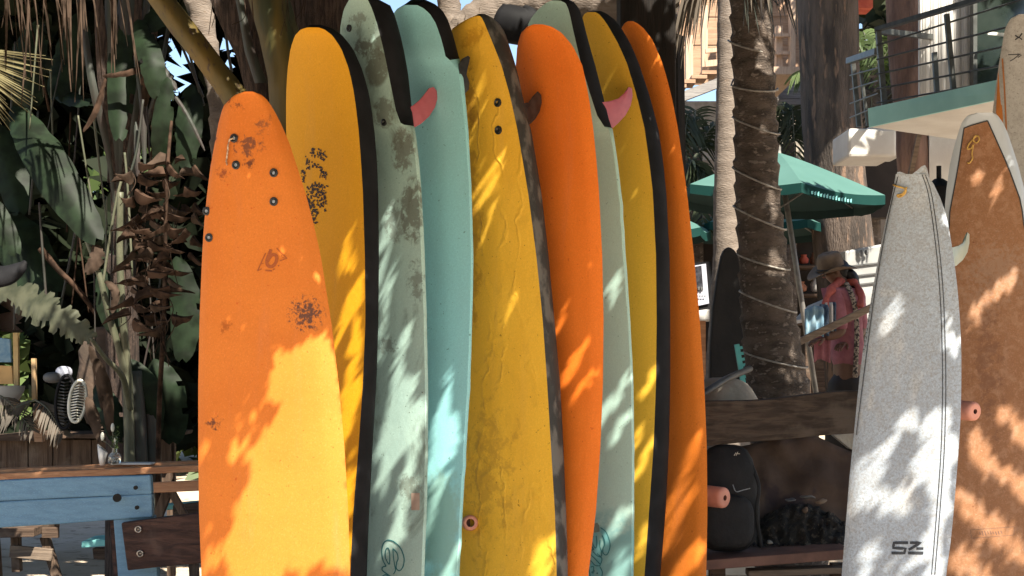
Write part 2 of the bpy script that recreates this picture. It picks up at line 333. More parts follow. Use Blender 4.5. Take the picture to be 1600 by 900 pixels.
# ------------------------------------------------------------ surfboards
class Board:
    def __init__(s, name, label, prof, th, Yr, lean, deckm, botm, T=None, rnd=False, bulge=.014, up=.0, wrap=None, wrapm=None, group='surfboards leaning on the rack', ttop=70, drift=-6, jag=0):
        """prof rows: (py, left, deck_right[, outer]) in photo pixels; th = yaw of the board"""
        s.th = R(th); s.c = math.cos(s.th); s.sn = math.sin(s.th)
        s.w = Vector((s.c, -s.sn, 0)); s.n = Vector((s.sn, s.c, 0))
        s.rnd = rnd; s.bulge = bulge; s.T = T; s.lean = lean; s.Y0 = Yr; s.up = up; s.ttop = ttop
        ys = [p[0] for p in prof]; s.top = ys[0]
        s.prof = prof; end = 560 + (CAMH - .02) / (Yr - lean * 1.1) * F
        pr = list(prof); last = prof[-1]; cx = (last[1] + last[2]) / 2; hw = (last[2] - last[1]) / 2; ov = (last[3] - last[2]) if len(last) > 3 else 0
        for f, k in ((.35, .985), (.65, .86), (.85, .62), (.95, .36), (1.0, .10)):
            py = last[0] + (end - last[0]) * f; c2 = cx + drift * f
            row = [py, c2 - hw * k, c2 + hw * k]
            if ov: row.append(c2 + hw * k + ov * min(1, k * 1.6))
            pr.append(tuple(row))
        s.pr = np.array([list(p) + ([] if len(p) > 3 else [p[2]]) for p in pr], float); s.end = end
        s.stations = sorted(set([s.top + (y - s.top) for y in np.concatenate([s.top + np.array([0, .5, 1.2, 2.2, 3.6, 5.5, 8, 11, 15, 20, 27, 36, 48, 62, 80]), np.arange(s.top + 100, end - 12, 20), [end - 10, end - 4, end]])]))
        if wrap: s.stations = sorted(s.stations + [wrap])
        s.base = P((pr[-1][1] + pr[-1][2]) / 2, end, Yr - lean * 1.1); s.base.z = 0
        s.root = empty(name, s.base, label, 'surfboard', group)
        s.marks = []
        deck = []; bot = []
        nd, nb = 15, 15
        for k, py in enumerate(s.stations):
            jx = jag * (max(0, mnoise.noise(Vector((py * .045, Yr * 7, 0)))) ** 2) * (py > 260) if jag else 0
            L, Rr, T_ = s.slice(py); Rr = Rr + s.w * jx
            deck.append([L.lerp(Rr, i / (nd - 1)) + s.n * s.dd(i / (nd - 1), T_, py) for i in range(nd)])
            upv = Vector((0, 0, s.up * max(0, 1 - (py - s.top) / 170)))
            ring = []
            if rnd:
                for i in range(nb):
                    u = 1 - i / (nb - 1); x = abs(2 * u - 1)
                    ring.append(L.lerp(Rr, u) + s.n * (T_ / 2 * (1 + (1 - x ** 2.6) ** (1 / 2.6))) + upv)
            else:
                ring.append(deck[-1][-1].copy())
                Wd = (Rr - L).length
                for q in (.12, .35, .6, .82, .95): ring.append(Rr + s.n * T_ * q + s.w * (.10 * T_ * math.sin(math.pi * q)) + upv * q)
                for i in range(4): ring.append(L.lerp(Rr, 1 - (i + .1) / 3.6 if i < 3.6 else 0) + s.n * T_ * (1.0 + .06 * i * (3 - i)) + upv)
                for q in (.8, .5, .2): ring.append(L + s.n * T_ * q - s.w * .006 + upv * q)
                ring[-4:-3] = [L + s.n * T_ * .97 + upv]
                ring.append(deck[-1][0].copy())
            bot.append(ring)
        s.deckg = deck
        def grid(rows, cap0, sel=None):
            nn = len(rows[0]); vs = [v for r in rows for v in r]; fs = []
            for i in range(len(rows) - 1):
                for j in range(nn - 1): fs.append((i * nn + j, (i + 1) * nn + j, (i + 1) * nn + j + 1, i * nn + j + 1))
            return vs, fs
        vs, fs = grid(deck, True); fs.append(tuple(range(nd))[::-1])
        s.deck = mk('deck', vs, fs, deckm, s.root)
        if wrap:
            kw = s.stations.index(wrap)
            vs, fs = grid(bot[:kw + 1], True); fs.append(tuple(range(len(bot[0])))); mk('tail_guard', vs, fs, wrapm, s.root, auto=60)
            vs, fs = grid(bot[kw:], True); fs.append(tuple(range(len(vs) - len(bot[0]), len(vs)))); s.bot = mk('bottom', vs, fs, botm, s.root, auto=60)
        else:
            vs, fs = grid(bot, True); fs.append(tuple(range(len(bot[0])))); fs.append(tuple(range(len(vs) - len(bot[0]), len(vs))))
            s.bot = mk('bottom', vs, fs, botm, s.root, auto=60)
    def slice(s, py):
        xl, xr, xo = (np.interp(py, s.pr[:, 0], s.pr[:, i]) for i in (1, 2, 3))
        Yc = s.Y0; z = CAMH + (HOR - py) / F * Yc
        Yr = s.Y0 + s.lean * (z - 1.45)
        XR = (xr - 800) / F * Yr; a = (xl - 800) / F
        W = (XR - a * Yr) / (s.c + a * s.sn)
        Rr = P(xr, py, Yr); YL = Yr + W * s.sn; L = P(xl, py, YL)
        k = min(1, max(0, (py - 900) / (s.end - 900))); L.z = L.z * (1 - k) + max(Rr.z, .02) * k
        if s.T: T_ = s.T * min(1, ((py - s.top + 1) / s.ttop)) ** .5 * (min(1, (s.end - py + 3) / 120) ** .5)
        else:
            b = (xo - 800) / F; T_ = max(.004, (b * Yr - XR) / (s.sn - b * s.c))
        return L, Rr, T_
    def dd(s, u, T_, py):
        x = abs(2 * u - 1)
        if s.rnd: return T_ / 2 * (1 - (1 - x ** 2.6) ** (1 / 2.6))
        e = min(1, ((py - s.top + 2) / 60)) ** .5
        return -s.bulge * e * (1 - x ** 2.6)
    def at(s, px, py, eps=.0015):
        L, Rr, T_ = s.slice(py); a = (px - 800) / F; u = .5; d = 0
        for _ in range(5):
            L2 = L + s.n * d; D = Rr - L
            u = (a * L2.y - L2.x) / (D.x - a * D.y); u = min(1, max(0, u)); d = s.dd(u, T_, py)
        return L.lerp(Rr, u) + s.n * (d - eps)
    def loc(s, px, py): return s.at(px, py) - s.base
    def mark(s, px, py, rx, ry, col, ns=40, th=.5, amt=.9):
        """a stain given by its centre and half sizes (photo pixels -> metres on the board)"""
        k = s.Y0 / F
        return (tuple(s.loc(px, py)), (rx * k * 1.4, .25, ry * k), col, ns, th, amt)
    def ribbon(s, pts, wpx, mat_, name='printed_mark', smooth=0, closed=False, eps=.0016):
        if smooth:
            q = [Vector((p[0], p[1], 0)) for p in pts]
            pts = [(v.x, v.y) for v in crom([tuple(v) for v in q], smooth)]
        # densify
        out = [pts[0]]
        for a, b in zip(pts[:-1], pts[1:]):
            n = max(1, int(math.hypot(b[0] - a[0], b[1] - a[1]) / 4))
            out += [(a[0] + (b[0] - a[0]) * i / n, a[1] + (b[1] - a[1]) * i / n) for i in range(1, n + 1)]
        vs = []; fs = []
        for i, p in enumerate(out):
            a = out[max(0, i - 1)]; b = out[min(len(out) - 1, i + 1)]
            dx, dy = b[0] - a[0], b[1] - a[1]; l = math.hypot(dx, dy) or 1; nx_, ny_ = -dy / l * wpx / 2, dx / l * wpx / 2
            vs += [s.at(p[0] + nx_, p[1] + ny_, eps), s.at(p[0] - nx_, p[1] - ny_, eps)]
        fs = [(2 * i, 2 * i + 1, 2 * i + 3, 2 * i + 2) for i in range(len(out) - 1)]
        return vs, fs
    def print_(s, name, strokes, mat_, smooth=0, eps=.0016):
        mb = MB()
        for pts, wpx in strokes: mb.add(*s.ribbon(pts, wpx, None, smooth=smooth, eps=eps))
        return mb.mk(name, mat_, s.root)
    def fill(s, name, poly, mat_, eps=.0012):
        cx = sum(p[0] for p in poly) / len(poly); cy = sum(p[1] for p in poly) / len(poly)
        vs = [s.at(cx, cy, eps)] + [s.at(*p, eps) for p in poly]; n = len(poly)
        return mk(name, vs, [(0, i + 1, (i + 1) % n + 1) for i in range(n)], mat_, s.root, smooth=False)
    def plug(s, px, py, r=6.5, name='leash_plug', inner=True, hole=False):
        k = s.Y0 / F; c = s.at(px, py, .001)
        mb = MB(); n = 20; xv = s.w; zv = Vector((0, 0, 1))
        def ring(rr, d): return [c + xv * rr * k * math.cos(2 * math.pi * i / n) * .95 + zv * rr * k * math.sin(2 * math.pi * i / n) - s.n * d for i in range(n)]
        rs = [ring(r, -.004), ring(r, .0035), ring(r * .72, .0045), ring(r * .55, .002), ring(r * .4, -.0005)]
        vs = [v for q in rs for v in q]; fs = [(i * n + j, i * n + (j + 1) % n, (i + 1) * n + (j + 1) % n, (i + 1) * n + j) for i in range(4) for j in range(n)]
        fs.append(tuple(4 * n + j for j in range(n))); mb.add(vs, fs)
        o = mb.mk(name, M['plug'], s.root, smooth=True, auto=40)
        if inner:
            m2 = MB(); q = ring(r * .38, .003); q2 = ring(r * .38, -.002); m2.add(q + q2, [tuple(range(n))] + [(i, n + i, n + (i + 1) % n, (i + 1) % n) for i in range(n)])
            m2.mk('screw', M['screw'], o)
    def fin(s, poly, u, mat_, name='fin', th=.009):
        """fin standing on the far face: outline in photo pixels, cast on the plane through the board at u"""
        py = sum(p[1] for p in poly) / len(poly); L, Rr, T_ = s.slice(py)
        base = L.lerp(Rr, u) + s.n * T_ * .5
        pts = []
        for px, py in poly:
            d = Vector(((px - 800) / F, 1, (HOR - py) / F)); o = Vector((0, 0, CAMH))
            t = (base - o).dot(s.w) / d.dot(s.w); pts.append(o + d * t)
        mb = MB(); n = len(pts); c = sum(pts, Vector()) / n
        # lens section: centre ridge thicker than the rim
        fr = [p + s.w * th * .2 for p in pts]; bk = [p - s.w * th * .2 for p in pts]
        fi = [c.lerp(p, .55) + s.w * th * .5 for p in pts]; bi = [c.lerp(p, .55) - s.w * th * .5 for p in pts]
        vs = fr + bk + fi + bi + [c + s.w * th * .5, c - s.w * th * .5]; fs = []
        for i in range(n):
            j = (i + 1) % n
            fs += [(i, j, n + j, n + i), (i, 2 * n + i, 2 * n + j, j), (n + i, n + j, 3 * n + j, 3 * n + i), (2 * n + i, 4 * n, 2 * n + j), (3 * n + i, 3 * n + j, 4 * n + 1)]
        mb.add(vs, fs); return mb.mk(name, mat_, s.root, smooth=True, auto=50)

ph = foam('placeholder', (.5, .5, .5))
OR = (.67, .190, .028); YE = (.68, .325, .012); MI = (.28, .42, .33); MI2 = (.20, .40, .37)
G = 'surfboards leaning in the row'
b1 = Board('surfboard', 'bright orange surfboard with black screws and a worn six emblem, leftmost of the row', [
    (143, 380, 396), (147, 366, 406), (153, 356, 413), (165, 344, 421), (190, 335, 433), (220, 328, 445), (260, 321, 458), (300, 316, 471), (350, 311, 484), (400, 308, 495), (450, 306, 503), (500, 304, 511), (550, 303, 517), (600, 302, 523), (700, 302, 532), (800, 303, 538), (900, 307, 541)],
    14, 4.80, .06, ph, ph, T=.075, rnd=True, drift=4, group=G)
b2 = Board('surfboard', 'yellow soft surfboard with flaking black print and black underside, behind the big orange board', [
    (43, 480, 498, 502), (46, 470, 507, 520), (55, 461, 519, 534), (75, 454, 533, 552), (110, 449, 546, 568), (150, 447, 554, 579), (200, 447, 560, 586), (250, 449, 564, 590), (300, 451, 567, 592), (400, 455, 570, 593), (500, 456, 571, 592), (600, 454, 567, 589), (700, 448, 560, 583), (800, 440, 552, 578), (900, 434, 547, 574)],
    42, 5.15, .07, ph, M['slick'], up=.012, group=G)
b3 = Board('surfboard', 'stained pale green surfboard with grey mould patches and a pink fin', [
    (-8, 556, 566, 590), (0, 545, 575, 611), (15, 537, 582, 618), (40, 532, 590, 625), (60, 531, 595, 630), (80, 532, 600, 634), (110, 534, 606, 639), (150, 540, 614, 643), (190, 548, 622, 647), (200, 550, 641, 649), (250, 552, 649, 655), (300, 553, 654, 659), (400, 552, 658, 664), (500, 550, 662, 667), (600, 548, 664, 669), (700, 546, 664, 669), (800, 544, 662, 667), (900, 540, 658, 663)],
    42, 5.27, .07, ph, ph, up=.0, wrap=195, wrapm=M['slick'], group=G, jag=.02)
b4 = Board('surfboard', 'smooth turquoise surfboard with a black rounded tail guard, behind the stained pale green one', [
    (8, 632, 652, 664), (13, 621, 662, 680), (22, 614, 672, 692), (35, 610, 680, 700), (50, 608, 686, 706), (70, 608, 692, 712), (92, 608, 697, 718), (97, 608, 712, 720), (130, 608, 719, 725), (200, 609, 727, 732), (300, 612, 733, 737), (400, 616, 736, 740), (500, 616, 734, 738), (600, 614, 730, 735), (700, 608, 724, 729), (800, 602, 718, 723), (900, 597, 713, 718)],
    42, 5.36, .07, ph, ph, up=.030, wrap=94, wrapm=M['slick'], group=G, jag=.02)
b5 = Board('surfboard', 'creased golden yellow surfboard with a cut off tail and mottled grimy black edge', [
    (25, 742, 750, 757), (28, 733, 753, 770), (36, 719, 757, 781), (46, 705, 761, 789), (60, 704, 767, 794), (100, 705, 783, 807), (150, 706, 797, 818), (200, 706, 808, 831), (300, 706, 825, 847), (400, 707, 838, 858), (500, 708, 848, 867), (600, 708, 855, 876), (700, 708, 861, 881), (800, 707, 867, 885), (900, 705, 870, 888)],
    38, 5.42, .07, ph, M['slick_dirty'], up=.014, group=G)
b6 = Board('surfboard', 'plain dark orange surfboard tucked between the creased yellow and the sea green one', [
    (38, 832, 848), (41, 822, 860), (50, 811, 874), (70, 803, 890), (100, 799, 903), (150, 800, 913), (200, 803, 920), (250, 805, 925), (300, 807, 929), (400, 810, 934), (500, 811, 936), (600, 810, 935), (700, 806, 931), (800, 800, 924), (900, 790, 912)],
    38, 5.47, .07, ph, ph, T=.062, rnd=True, group=G)
b7 = Board('surfboard', 'pale sea green surfboard with cursive writing at the bottom and a black tail guard', [
    (1, 862, 876, 884), (5, 852, 884, 897), (14, 842, 888, 905), (25, 832, 891, 910), (40, 824, 894, 914), (70, 822, 901, 922), (100, 822, 908, 931), (150, 824, 923, 944), (195, 828, 938, 955), (202, 830, 953, 958), (250, 836, 960, 965), (300, 842, 966, 971), (400, 850, 973, 978), (500, 856, 981, 985), (600, 860, 986, 990), (700, 862, 987, 991), (800, 862, 987, 991), (900, 860, 986, 990)],
    42, 5.76, .07, ph, ph, up=.016, wrap=198, wrapm=M['slick'], group=G, jag=.015)
b8 = Board('surfboard', 'slim mustard yellow surfboard with black underside, second from the right of the row', [
    (19, 918, 930, 938), (22, 913, 936, 948), (30, 909, 943, 961), (40, 907, 950, 970), (70, 905, 967, 988), (100, 906, 980, 1000), (150, 910, 995, 1017), (200, 916, 1007, 1030), (250, 922, 1014, 1037), (300, 926, 1020, 1042), (400, 930, 1025, 1047), (500, 932, 1026, 1048), (600, 931, 1025, 1048), (700, 928, 1021, 1046), (800, 922, 1014, 1041), (900, 914, 1007, 1033)],
    44, 5.97, .07, ph, M['slick'], up=.012, group=G)
b9 = Board('surfboard', 'narrow orange surfboard at the right end of the row, beside the dark post', [
    (33, 980, 988), (36, 974, 994), (43, 968, 1002), (60, 965, 1014), (100, 966, 1029), (150, 970, 1042), (200, 975, 1052), (300, 985, 1066), (400, 996, 1077), (500, 1003, 1086), (600, 1007, 1093), (700, 1008, 1097), (800, 1006, 1098), (900, 1000, 1096)],
    50, 6.10, .07, ph, ph, T=.06, rnd=True, group=G)
G2 = 'surfboards standing on the right'
b10 = Board('surfboard', 'waxed white swallow tail surfboard with double pinstripe and yellow leash string', [
    (272, 1399, 1447), (285, 1395, 1456), (310, 1389, 1467), (340, 1381, 1477), (400, 1369, 1487), (450, 1360, 1493), (500, 1352, 1497), (550, 1344, 1499), (600, 1338, 1499), (650, 1333, 1498), (700, 1328, 1495), (750, 1323, 1491), (800, 1319, 1487), (850, 1315, 1482), (900, 1311, 1475)],
    30, 4.95, .10, ph, ph, T=.062, rnd=True, group=G2, ttop=40, drift=-18)
b11 = Board('surfboard', 'wide surfboard with wood brown deck inside a white rim and a yellow string', [
    (176, 1526, 1552), (180, 1512, 1560), (190, 1504, 1568), (205, 1499, 1576), (250, 1487, 1592), (300, 1480, 1605), (400, 1473, 1626), (500, 1469, 1640), (600, 1467, 1648), (700, 1466, 1652), (800, 1466, 1650), (900, 1470, 1645)],
    8, 5.45, .08, ph, ph, T=.065, rnd=True, group=G2)
b12 = Board('surfboard', 'grey white surfboard with orange stripe and small black marks, at the right edge', [
    (22, 1592, 1622), (28, 1580, 1636), (40, 1573, 1650), (60, 1569, 1662), (100, 1563, 1682), (150, 1556, 1696), (200, 1550, 1706), (300, 1545, 1720), (500, 1540, 1735), (700, 1540, 1735), (900, 1545, 1725)],
    8, 5.85, .08, ph, ph, T=.065, rnd=True, group=G2)

def setm(o, m): o.data.materials[0] = m
DK = (.055, .03, .018); GR = (.10, .10, .08)
setm(b1.deck, foam('orange_foam', OR, (.61, .160, .022), speck=(.50, .08, .01), marks=[
    b1.mark(388, 228, 26, 26, (.17, .06, .03), 45, .52, .95), b1.mark(372, 165, 12, 10, (.16, .05, .02), 60, .55), b1.mark(412, 195, 16, 22, (.2, .07, .03), 50, .56, .8),
    b1.mark(390, 255, 10, 10, (.1, .035, .02), 55, .5), b1.mark(348, 270, 12, 16, (.25, .06, .02), 55, .54), b1.mark(478, 490, 24, 34, (.07, .04, .035), 70, .50, .9),
    b1.mark(335, 662, 14, 20, (.08, .03, .02), 60, .56), b1.mark(352, 510, 12, 22, (.3, .07, .01), 50, .55, .7), b1.mark(332, 215, 6, 8, DK, 60, .5), b1.mark(350, 155, 8, 6, DK, 60, .5)]))
setm(b1.bot, b1.deck.data.materials[0])
setm(b2.deck, foam('yellow_foam', YE, (.64, .30, .009), speck=(.42, .20, .01)))
m3 = foam('stained_mint_foam', (.40, .56, .49), (.34, .50, .45), speck=(.10, .12, .09), grime=((.10, .115, .085), 4.5, .50, .66, .7), marks=[
    b3.mark(589, 105, 16, 34, (.11, .105, .075), 25, .35, .75), b3.mark(568, 75, 13, 18, (.10, .095, .07), 30, .42, .8), b3.mark(600, 60, 10, 30, (.12, .12, .09), 30, .44, .6), b3.mark(601, 175, 16, 28, (.11, .11, .085), 25, .42, .7),
    b3.mark(630, 235, 16, 40, (.12, .115, .09), 35, .42, .75), b3.mark(645, 330, 16, 60, (.11, .11, .085), 35, .42, .75), b3.mark(618, 345, 16, 40, (.13, .13, .11), 30, .45, .6), b3.mark(650, 440, 14, 40, (.12, .12, .095), 35, .48, .6),
    b3.mark(606, 540, 14, 16, (.10, .10, .08), 40, .45, .6), b3.mark(640, 760, 18, 22, (.12, .12, .09), 40, .45, .6), b3.mark(560, 30, 16, 14, (.13, .13, .1), 30, .48, .6)])
setm(b3.deck, m3); setm(b3.bot, m3)
m4 = foam('turquoise_foam', (.31, .64, .66), (.30, .58, .60), speck=(.10, .2, .18), marks=[b4.mark(690, 830, 30, 130, (.25, .40, .33), 4, .42, .7)])
setm(b4.deck, m4); setm(b4.bot, m4)
setm(b5.deck, foam('creased_yellow_foam', (.84, .47, .045), (.80, .43, .035), speck=(.25, .12, .015), cracks=.32, grime=((.50, .27, .03), 7, .50, .72, .4), marks=[
    b5.mark(735, 330, 18, 240, (.36, .17, .02), 14, .48, .6), b5.mark(733, 160, 12, 70, (.28, .12, .015), 20, .48, .7), b5.mark(760, 740, 60, 190, (.42, .22, .03), 22, .54, .5), b5.mark(740, 60, 20, 20, (.45, .2, .01), 20, .5, .6)]))
o6 = foam('dark_orange_foam', (.82, .195, .022), (.76, .165, .016), speck=(.5, .08, .01)); setm(b6.deck, o6); setm(b6.bot, o6)
m7 = foam('sea_green_foam', (.43, .62, .54), (.39, .57, .50), speck=(.13, .22, .17), marks=[b7.mark(950, 880, 50, 90, (.17, .36, .35), 3, .38, .8)])
setm(b7.deck, m7); setm(b7.bot, m7)
setm(b8.deck, foam('mustard_foam', (.86, .50, .055), (.80, .45, .045), speck=(.34, .17, .012)))
o9 = foam('end_orange_foam', (.80, .225, .03), (.76, .20, .022), speck=(.4, .07, .01)); setm(b9.deck, o9); setm(b9.bot, o9)
whiteglass = foam('white_board_glass', (.52, .57, .62), (.46, .51, .57), rough=.35, fine=.05, spec=.4)
setm(b10.bot, whiteglass); setm(b10.deck, foam('waxed_white_deck', (.39, .44, .50), (.345, .385, .44), rough=.7, fine=.3, worn=((.27, .27, .265), .47, .62), grime=((.58, .54, .48), 6, .52, .70, .5)))
setm(b11.bot, whiteglass); setm(b11.deck, whiteglass)
setm(b12.bot, whiteglass); setm(b12.deck, foam('grey_white_deck', (.50, .49, .47), (.43, .42, .40), rough=.6, fine=.2, worn=((.24, .22, .2), .56, .68)))

# swallow tail tips of the white board
L0, R0, T0 = b10.slice(272)
def q10(px, py): return b10.at(px, py if py >= 272 else 272, 0) + Vector((0, 0, (272 - py) / F * 5.05 if py < 272 else 0))
for poly in ([(1400, 274), (1402, 269), (1406, 268), (1414, 271), (1424, 275)], [(1418, 275), (1424, 273), (1432, 267), (1440, 260), (1445, 258), (1449, 263), (1450, 275)]):
    vs = [q10(*p) for p in poly]; MB().prism(vs, b10.n * .012).mk('tail_tip', b10.deck.data.materials[0], b10.root)

# leash plugs and screws
for x, y in ((366, 216), (369, 258), (428, 270), (428, 315), (323, 329), (327, 371)): b1.plug(x, y, 7)
b3.plug(546, 45, 6, inner=False); b3.plug(600, 192, 5.5, inner=False)
b5.plug(778, 161, 7, inner=False); b5.plug(779, 204, 7, inner=False)
b7.plug(915, 166, 5, inner=False)
# flaking black print on the yellow board: broken brush-like strokes in four rows
rp = random.Random(12); stk = []
for (cx, cy, w_, h_, n_, tl) in ((497, 240, 13, 8, 26, .35), (481, 254, 3, 11, 9, .1), (473, 275, 3.5, 10, 9, .1), (494, 258, 11, 3, 8, .5), (507, 272, 7, 6, 12, .35), (498, 297, 12, 12, 40, .35), (485, 305, 6, 14, 22, .1), (503, 318, 8, 8, 16, .4), (487, 332, 9, 18, 50, .1), (478, 318, 4, 14, 16, .1)):
    for _ in range(int(n_ * 1.7)):
        x = cx + rp.uniform(-1, 1) * w_; y = cy + rp.uniform(-1, 1) * h_ + (x - cx) * tl; vert = rp.random() < .65; L = rp.uniform(1.5, 5)
        x2, y2 = (x + rp.uniform(-.8, .8), y + L) if vert else (x + L * .8, y + L * .4)
        stk.append(([(x, y), ((x + x2) / 2 + rp.uniform(-.6, .6), (y + y2) / 2), (x2, y2)], rp.uniform(1.0, 2.7)))
b2.print_('worn_print', stk, mat('flaking_print', (.020, .010, .008), (.16, .075, .01), 120, .7, lo=.56, hi=.66))
# the cord through the leash plug of the orange board
MB().tube([b1.at(x, y, e) for x, y, e in ((366, 216, .006), (361, 219, .012), (358, 228, .009), (357, 240, .008), (355, 252, .007), (356, 258, .006))], .0032, 6).mk('leash_cord', M['cord'], b1.root, smooth=True)
# triangle and six emblem
cc = lambda x, y: (400 + x / 15, 380 + y / 15)
b1.print_('emblem', [([cc(230, 230), cc(130, 450), cc(40, 650)], 1.6), ([cc(40, 650), cc(140, 600)], 1.4), ([cc(490, 120), cc(730, 355)], 1.6), ([cc(730, 355), cc(560, 415)], 1.4), ([cc(590, 290), cc(610, 300)], 1.2), ([cc(620, 340), cc(690, 350)], 1),
    ([cc(110, 490), cc(180, 475)], 1), ([cc(225, 640), cc(380, 650)], 2.2), ([cc(400, 625), cc(440, 600)], 2), ([cc(520, 535), cc(550, 520)], 2)], M['orangeink'])
b1.print_('emblem', [([cc(355, 150), cc(320, 240), cc(265, 380), cc(260, 480), cc(310, 545), cc(390, 540), cc(460, 470), cc(490, 370), cc(470, 290), cc(400, 270), cc(330, 330), cc(275, 430)], 5.0)], M['orangeink'], smooth=4)
# cursive lettering on the two green boards
c7 = lambda x, y: (890 + x / 9.9, 800 + y / 9.0)
b7.fill('printed_patch', [c7(300, 275), c7(320, 210), c7(370, 165), c7(435, 145), c7(465, 190), c7(470, 270), c7(400, 285)], mat('patch_grey', (.15, .19, .15), (.18, .22, .18), 20, .6), eps=.0020)
b7.print_('lettering_fill', [([c7(390, 290), c7(400, 420), c7(440, 560), c7(400, 620)], 9), ([c7(500, 250), c7(580, 360), c7(590, 480), c7(560, 560)], 7), ([c7(360, 560), c7(460, 680), c7(430, 740)], 9), ([c7(380, 720), c7(330, 800), c7(350, 900), c7(330, 990)], 8), ([c7(420, 760), c7(480, 860), c7(480, 990)], 6)], M['tealfill'], smooth=4)
b7.print_('lettering', [([c7(310, 300), c7(310, 380), c7(330, 460), c7(370, 520), c7(325, 540), c7(330, 590), c7(400, 655), c7(480, 740), c7(400, 745), c7(330, 680), c7(305, 720), c7(305, 800), c7(320, 900), c7(330, 1000)], 1.7),
    ([c7(480, 215), c7(560, 270), c7(610, 370), c7(630, 470), c7(600, 570), c7(560, 600), c7(520, 565), c7(520, 510), c7(545, 450), c7(530, 370), c7(505, 325)], 1.7),
    ([c7(370, 330), c7(350, 400), c7(375, 470), c7(410, 500), c7(425, 430), c7(415, 330)], 1.6), ([c7(475, 390), c7(470, 480), c7(500, 560), c7(490, 620), c7(430, 580)], 1.6),
    ([c7(365, 550), c7(430, 610), c7(500, 640), c7(495, 700), c7(470, 735)], 1.6), ([c7(355, 850), c7(375, 800), c7(370, 760), c7(330, 770)], 1.6), ([c7(470, 760), c7(510, 840), c7(500, 920), c7(510, 1000)], 1.7), ([c7(420, 850), c7(440, 860)], 2.5), ([c7(350, 830), c7(365, 850), c7(380, 810)], 3)], M['tealink'], smooth=4)
c3_ = lambda x, y: (570 + x / 11.25, 820 + y / 11.25)
b3.print_('lettering', [([c3_(380, 720), c3_(320, 600), c3_(305, 430), c3_(340, 310), c3_(420, 262), c3_(530, 300), c3_(640, 420), c3_(695, 580), c3_(680, 720), c3_(620, 800), c3_(560, 760), c3_(565, 660), c3_(590, 590), c3_(570, 490), c3_(500, 410)], 1.7),
    ([c3_(430, 690), c3_(370, 580), c3_(370, 450), c3_(410, 400), c3_(440, 470), c3_(445, 600), c3_(440, 690)], 1.6), ([c3_(500, 410), c3_(510, 560), c3_(530, 700), c3_(545, 790), c3_(510, 860)], 1.5),
    ([c3_(380, 720), c3_(315, 740), c3_(320, 800), c3_(430, 880), c3_(480, 920)], 1.7), ([c3_(310, 900), c3_(360, 870), c3_(420, 890)], 1.6)], M['tealink'], smooth=4)
b3.fill('sticker', [(643, 770), (656, 770), (656, 797), (643, 797)], mat('pale_pink_patch', (.42, .32, .25), (.36, .26, .2), 30, .7))
# fins
b3.fin([(630, 172), (645, 165), (656, 156), (664, 146), (670, 138), (677, 136), (682, 142), (683, 154), (679, 168), (670, 182), (658, 193), (646, 200), (632, 202)], 1.0, M['fin_pink'])
b4.fin([(717, 100), (722, 92), (731, 87), (734, 90), (730, 105), (728, 120), (733, 130), (732, 140), (726, 146), (718, 147)], 1.0, M['fin_black'])
b5.fin([(812, 162), (826, 160), (833, 150), (840, 143), (845, 148), (846, 160), (843, 174), (836, 186), (828, 194), (812, 197)], 1.0, M['fin_black'])
b7.fin([(940, 160), (953, 158), (966, 154), (976, 145), (982, 136), (987, 138), (988, 150), (985, 165), (977, 180), (966, 192), (957, 200), (940, 200)], 1.0, M['fin_pink'])
b10.fin([(1484, 388), (1497, 384), (1504, 380), (1509, 370), (1511, 363), (1514, 366), (1514, 380), (1511, 394), (1504, 406), (1494, 415), (1484, 418)], .93, mat('clear_fin', (.42, .47, .40), (.36, .42, .35), 10, .3))

# pinstripes and lettering on the white board
st1 = [(1441, 262), (1450, 300), (1458, 350), (1466, 420), (1471, 500), (1473, 600), (1471, 700), (1464, 800), (1456, 898)]
for dx, wp in ((0, 1.3), (5, 1.3)): b10.print_('pinstripe', [([(x + dx, max(y, 273)) for x, y in st1], wp)], M['ink'], smooth=4)
b10.print_('pinstripe', [([(1403, 276), (1392, 320), (1380, 380), (1368, 450), (1357, 530), (1348, 600), (1338, 680)], 1.2)], M['ink'], smooth=3)
b10.print_('logo', [([(1419, 848), (1397, 848), (1396, 856), (1415, 857), (1413, 864), (1393, 864)], 4.6), ([(1422, 848), (1439, 848), (1420, 859)], 4.2), ([(1419, 864), (1443, 864)], 4.6), ([(1432, 857), (1443, 857)], 4)], M['ink'])
lt = []
for k in range(17):
    y = 440 + k * 6.6; x = 1363 - k * .92
    lt.append(([(x, y), (x + 3, y + random.uniform(0, 1))], .9)); lt.append(([(x + (k % 2) * 3, y), (x + (k % 2) * 3 - .5, y + 4)], .9))
b10.print_('side_lettering', lt, M['ink'])
MB().tube(crom([tuple(b10.at(x, y, e)) for x, y, e in ((1396, 288, .004), (1402, 291, .012), (1412, 294, .010), (1417, 297, .014), (1414, 304, .010), (1406, 308, .008), (1403, 305, .008), (1412, 303, .010), (1418, 293, .012))], 4), .0035, 6).mk('leash_string', M['yellowcord'], b10.root, smooth=True)

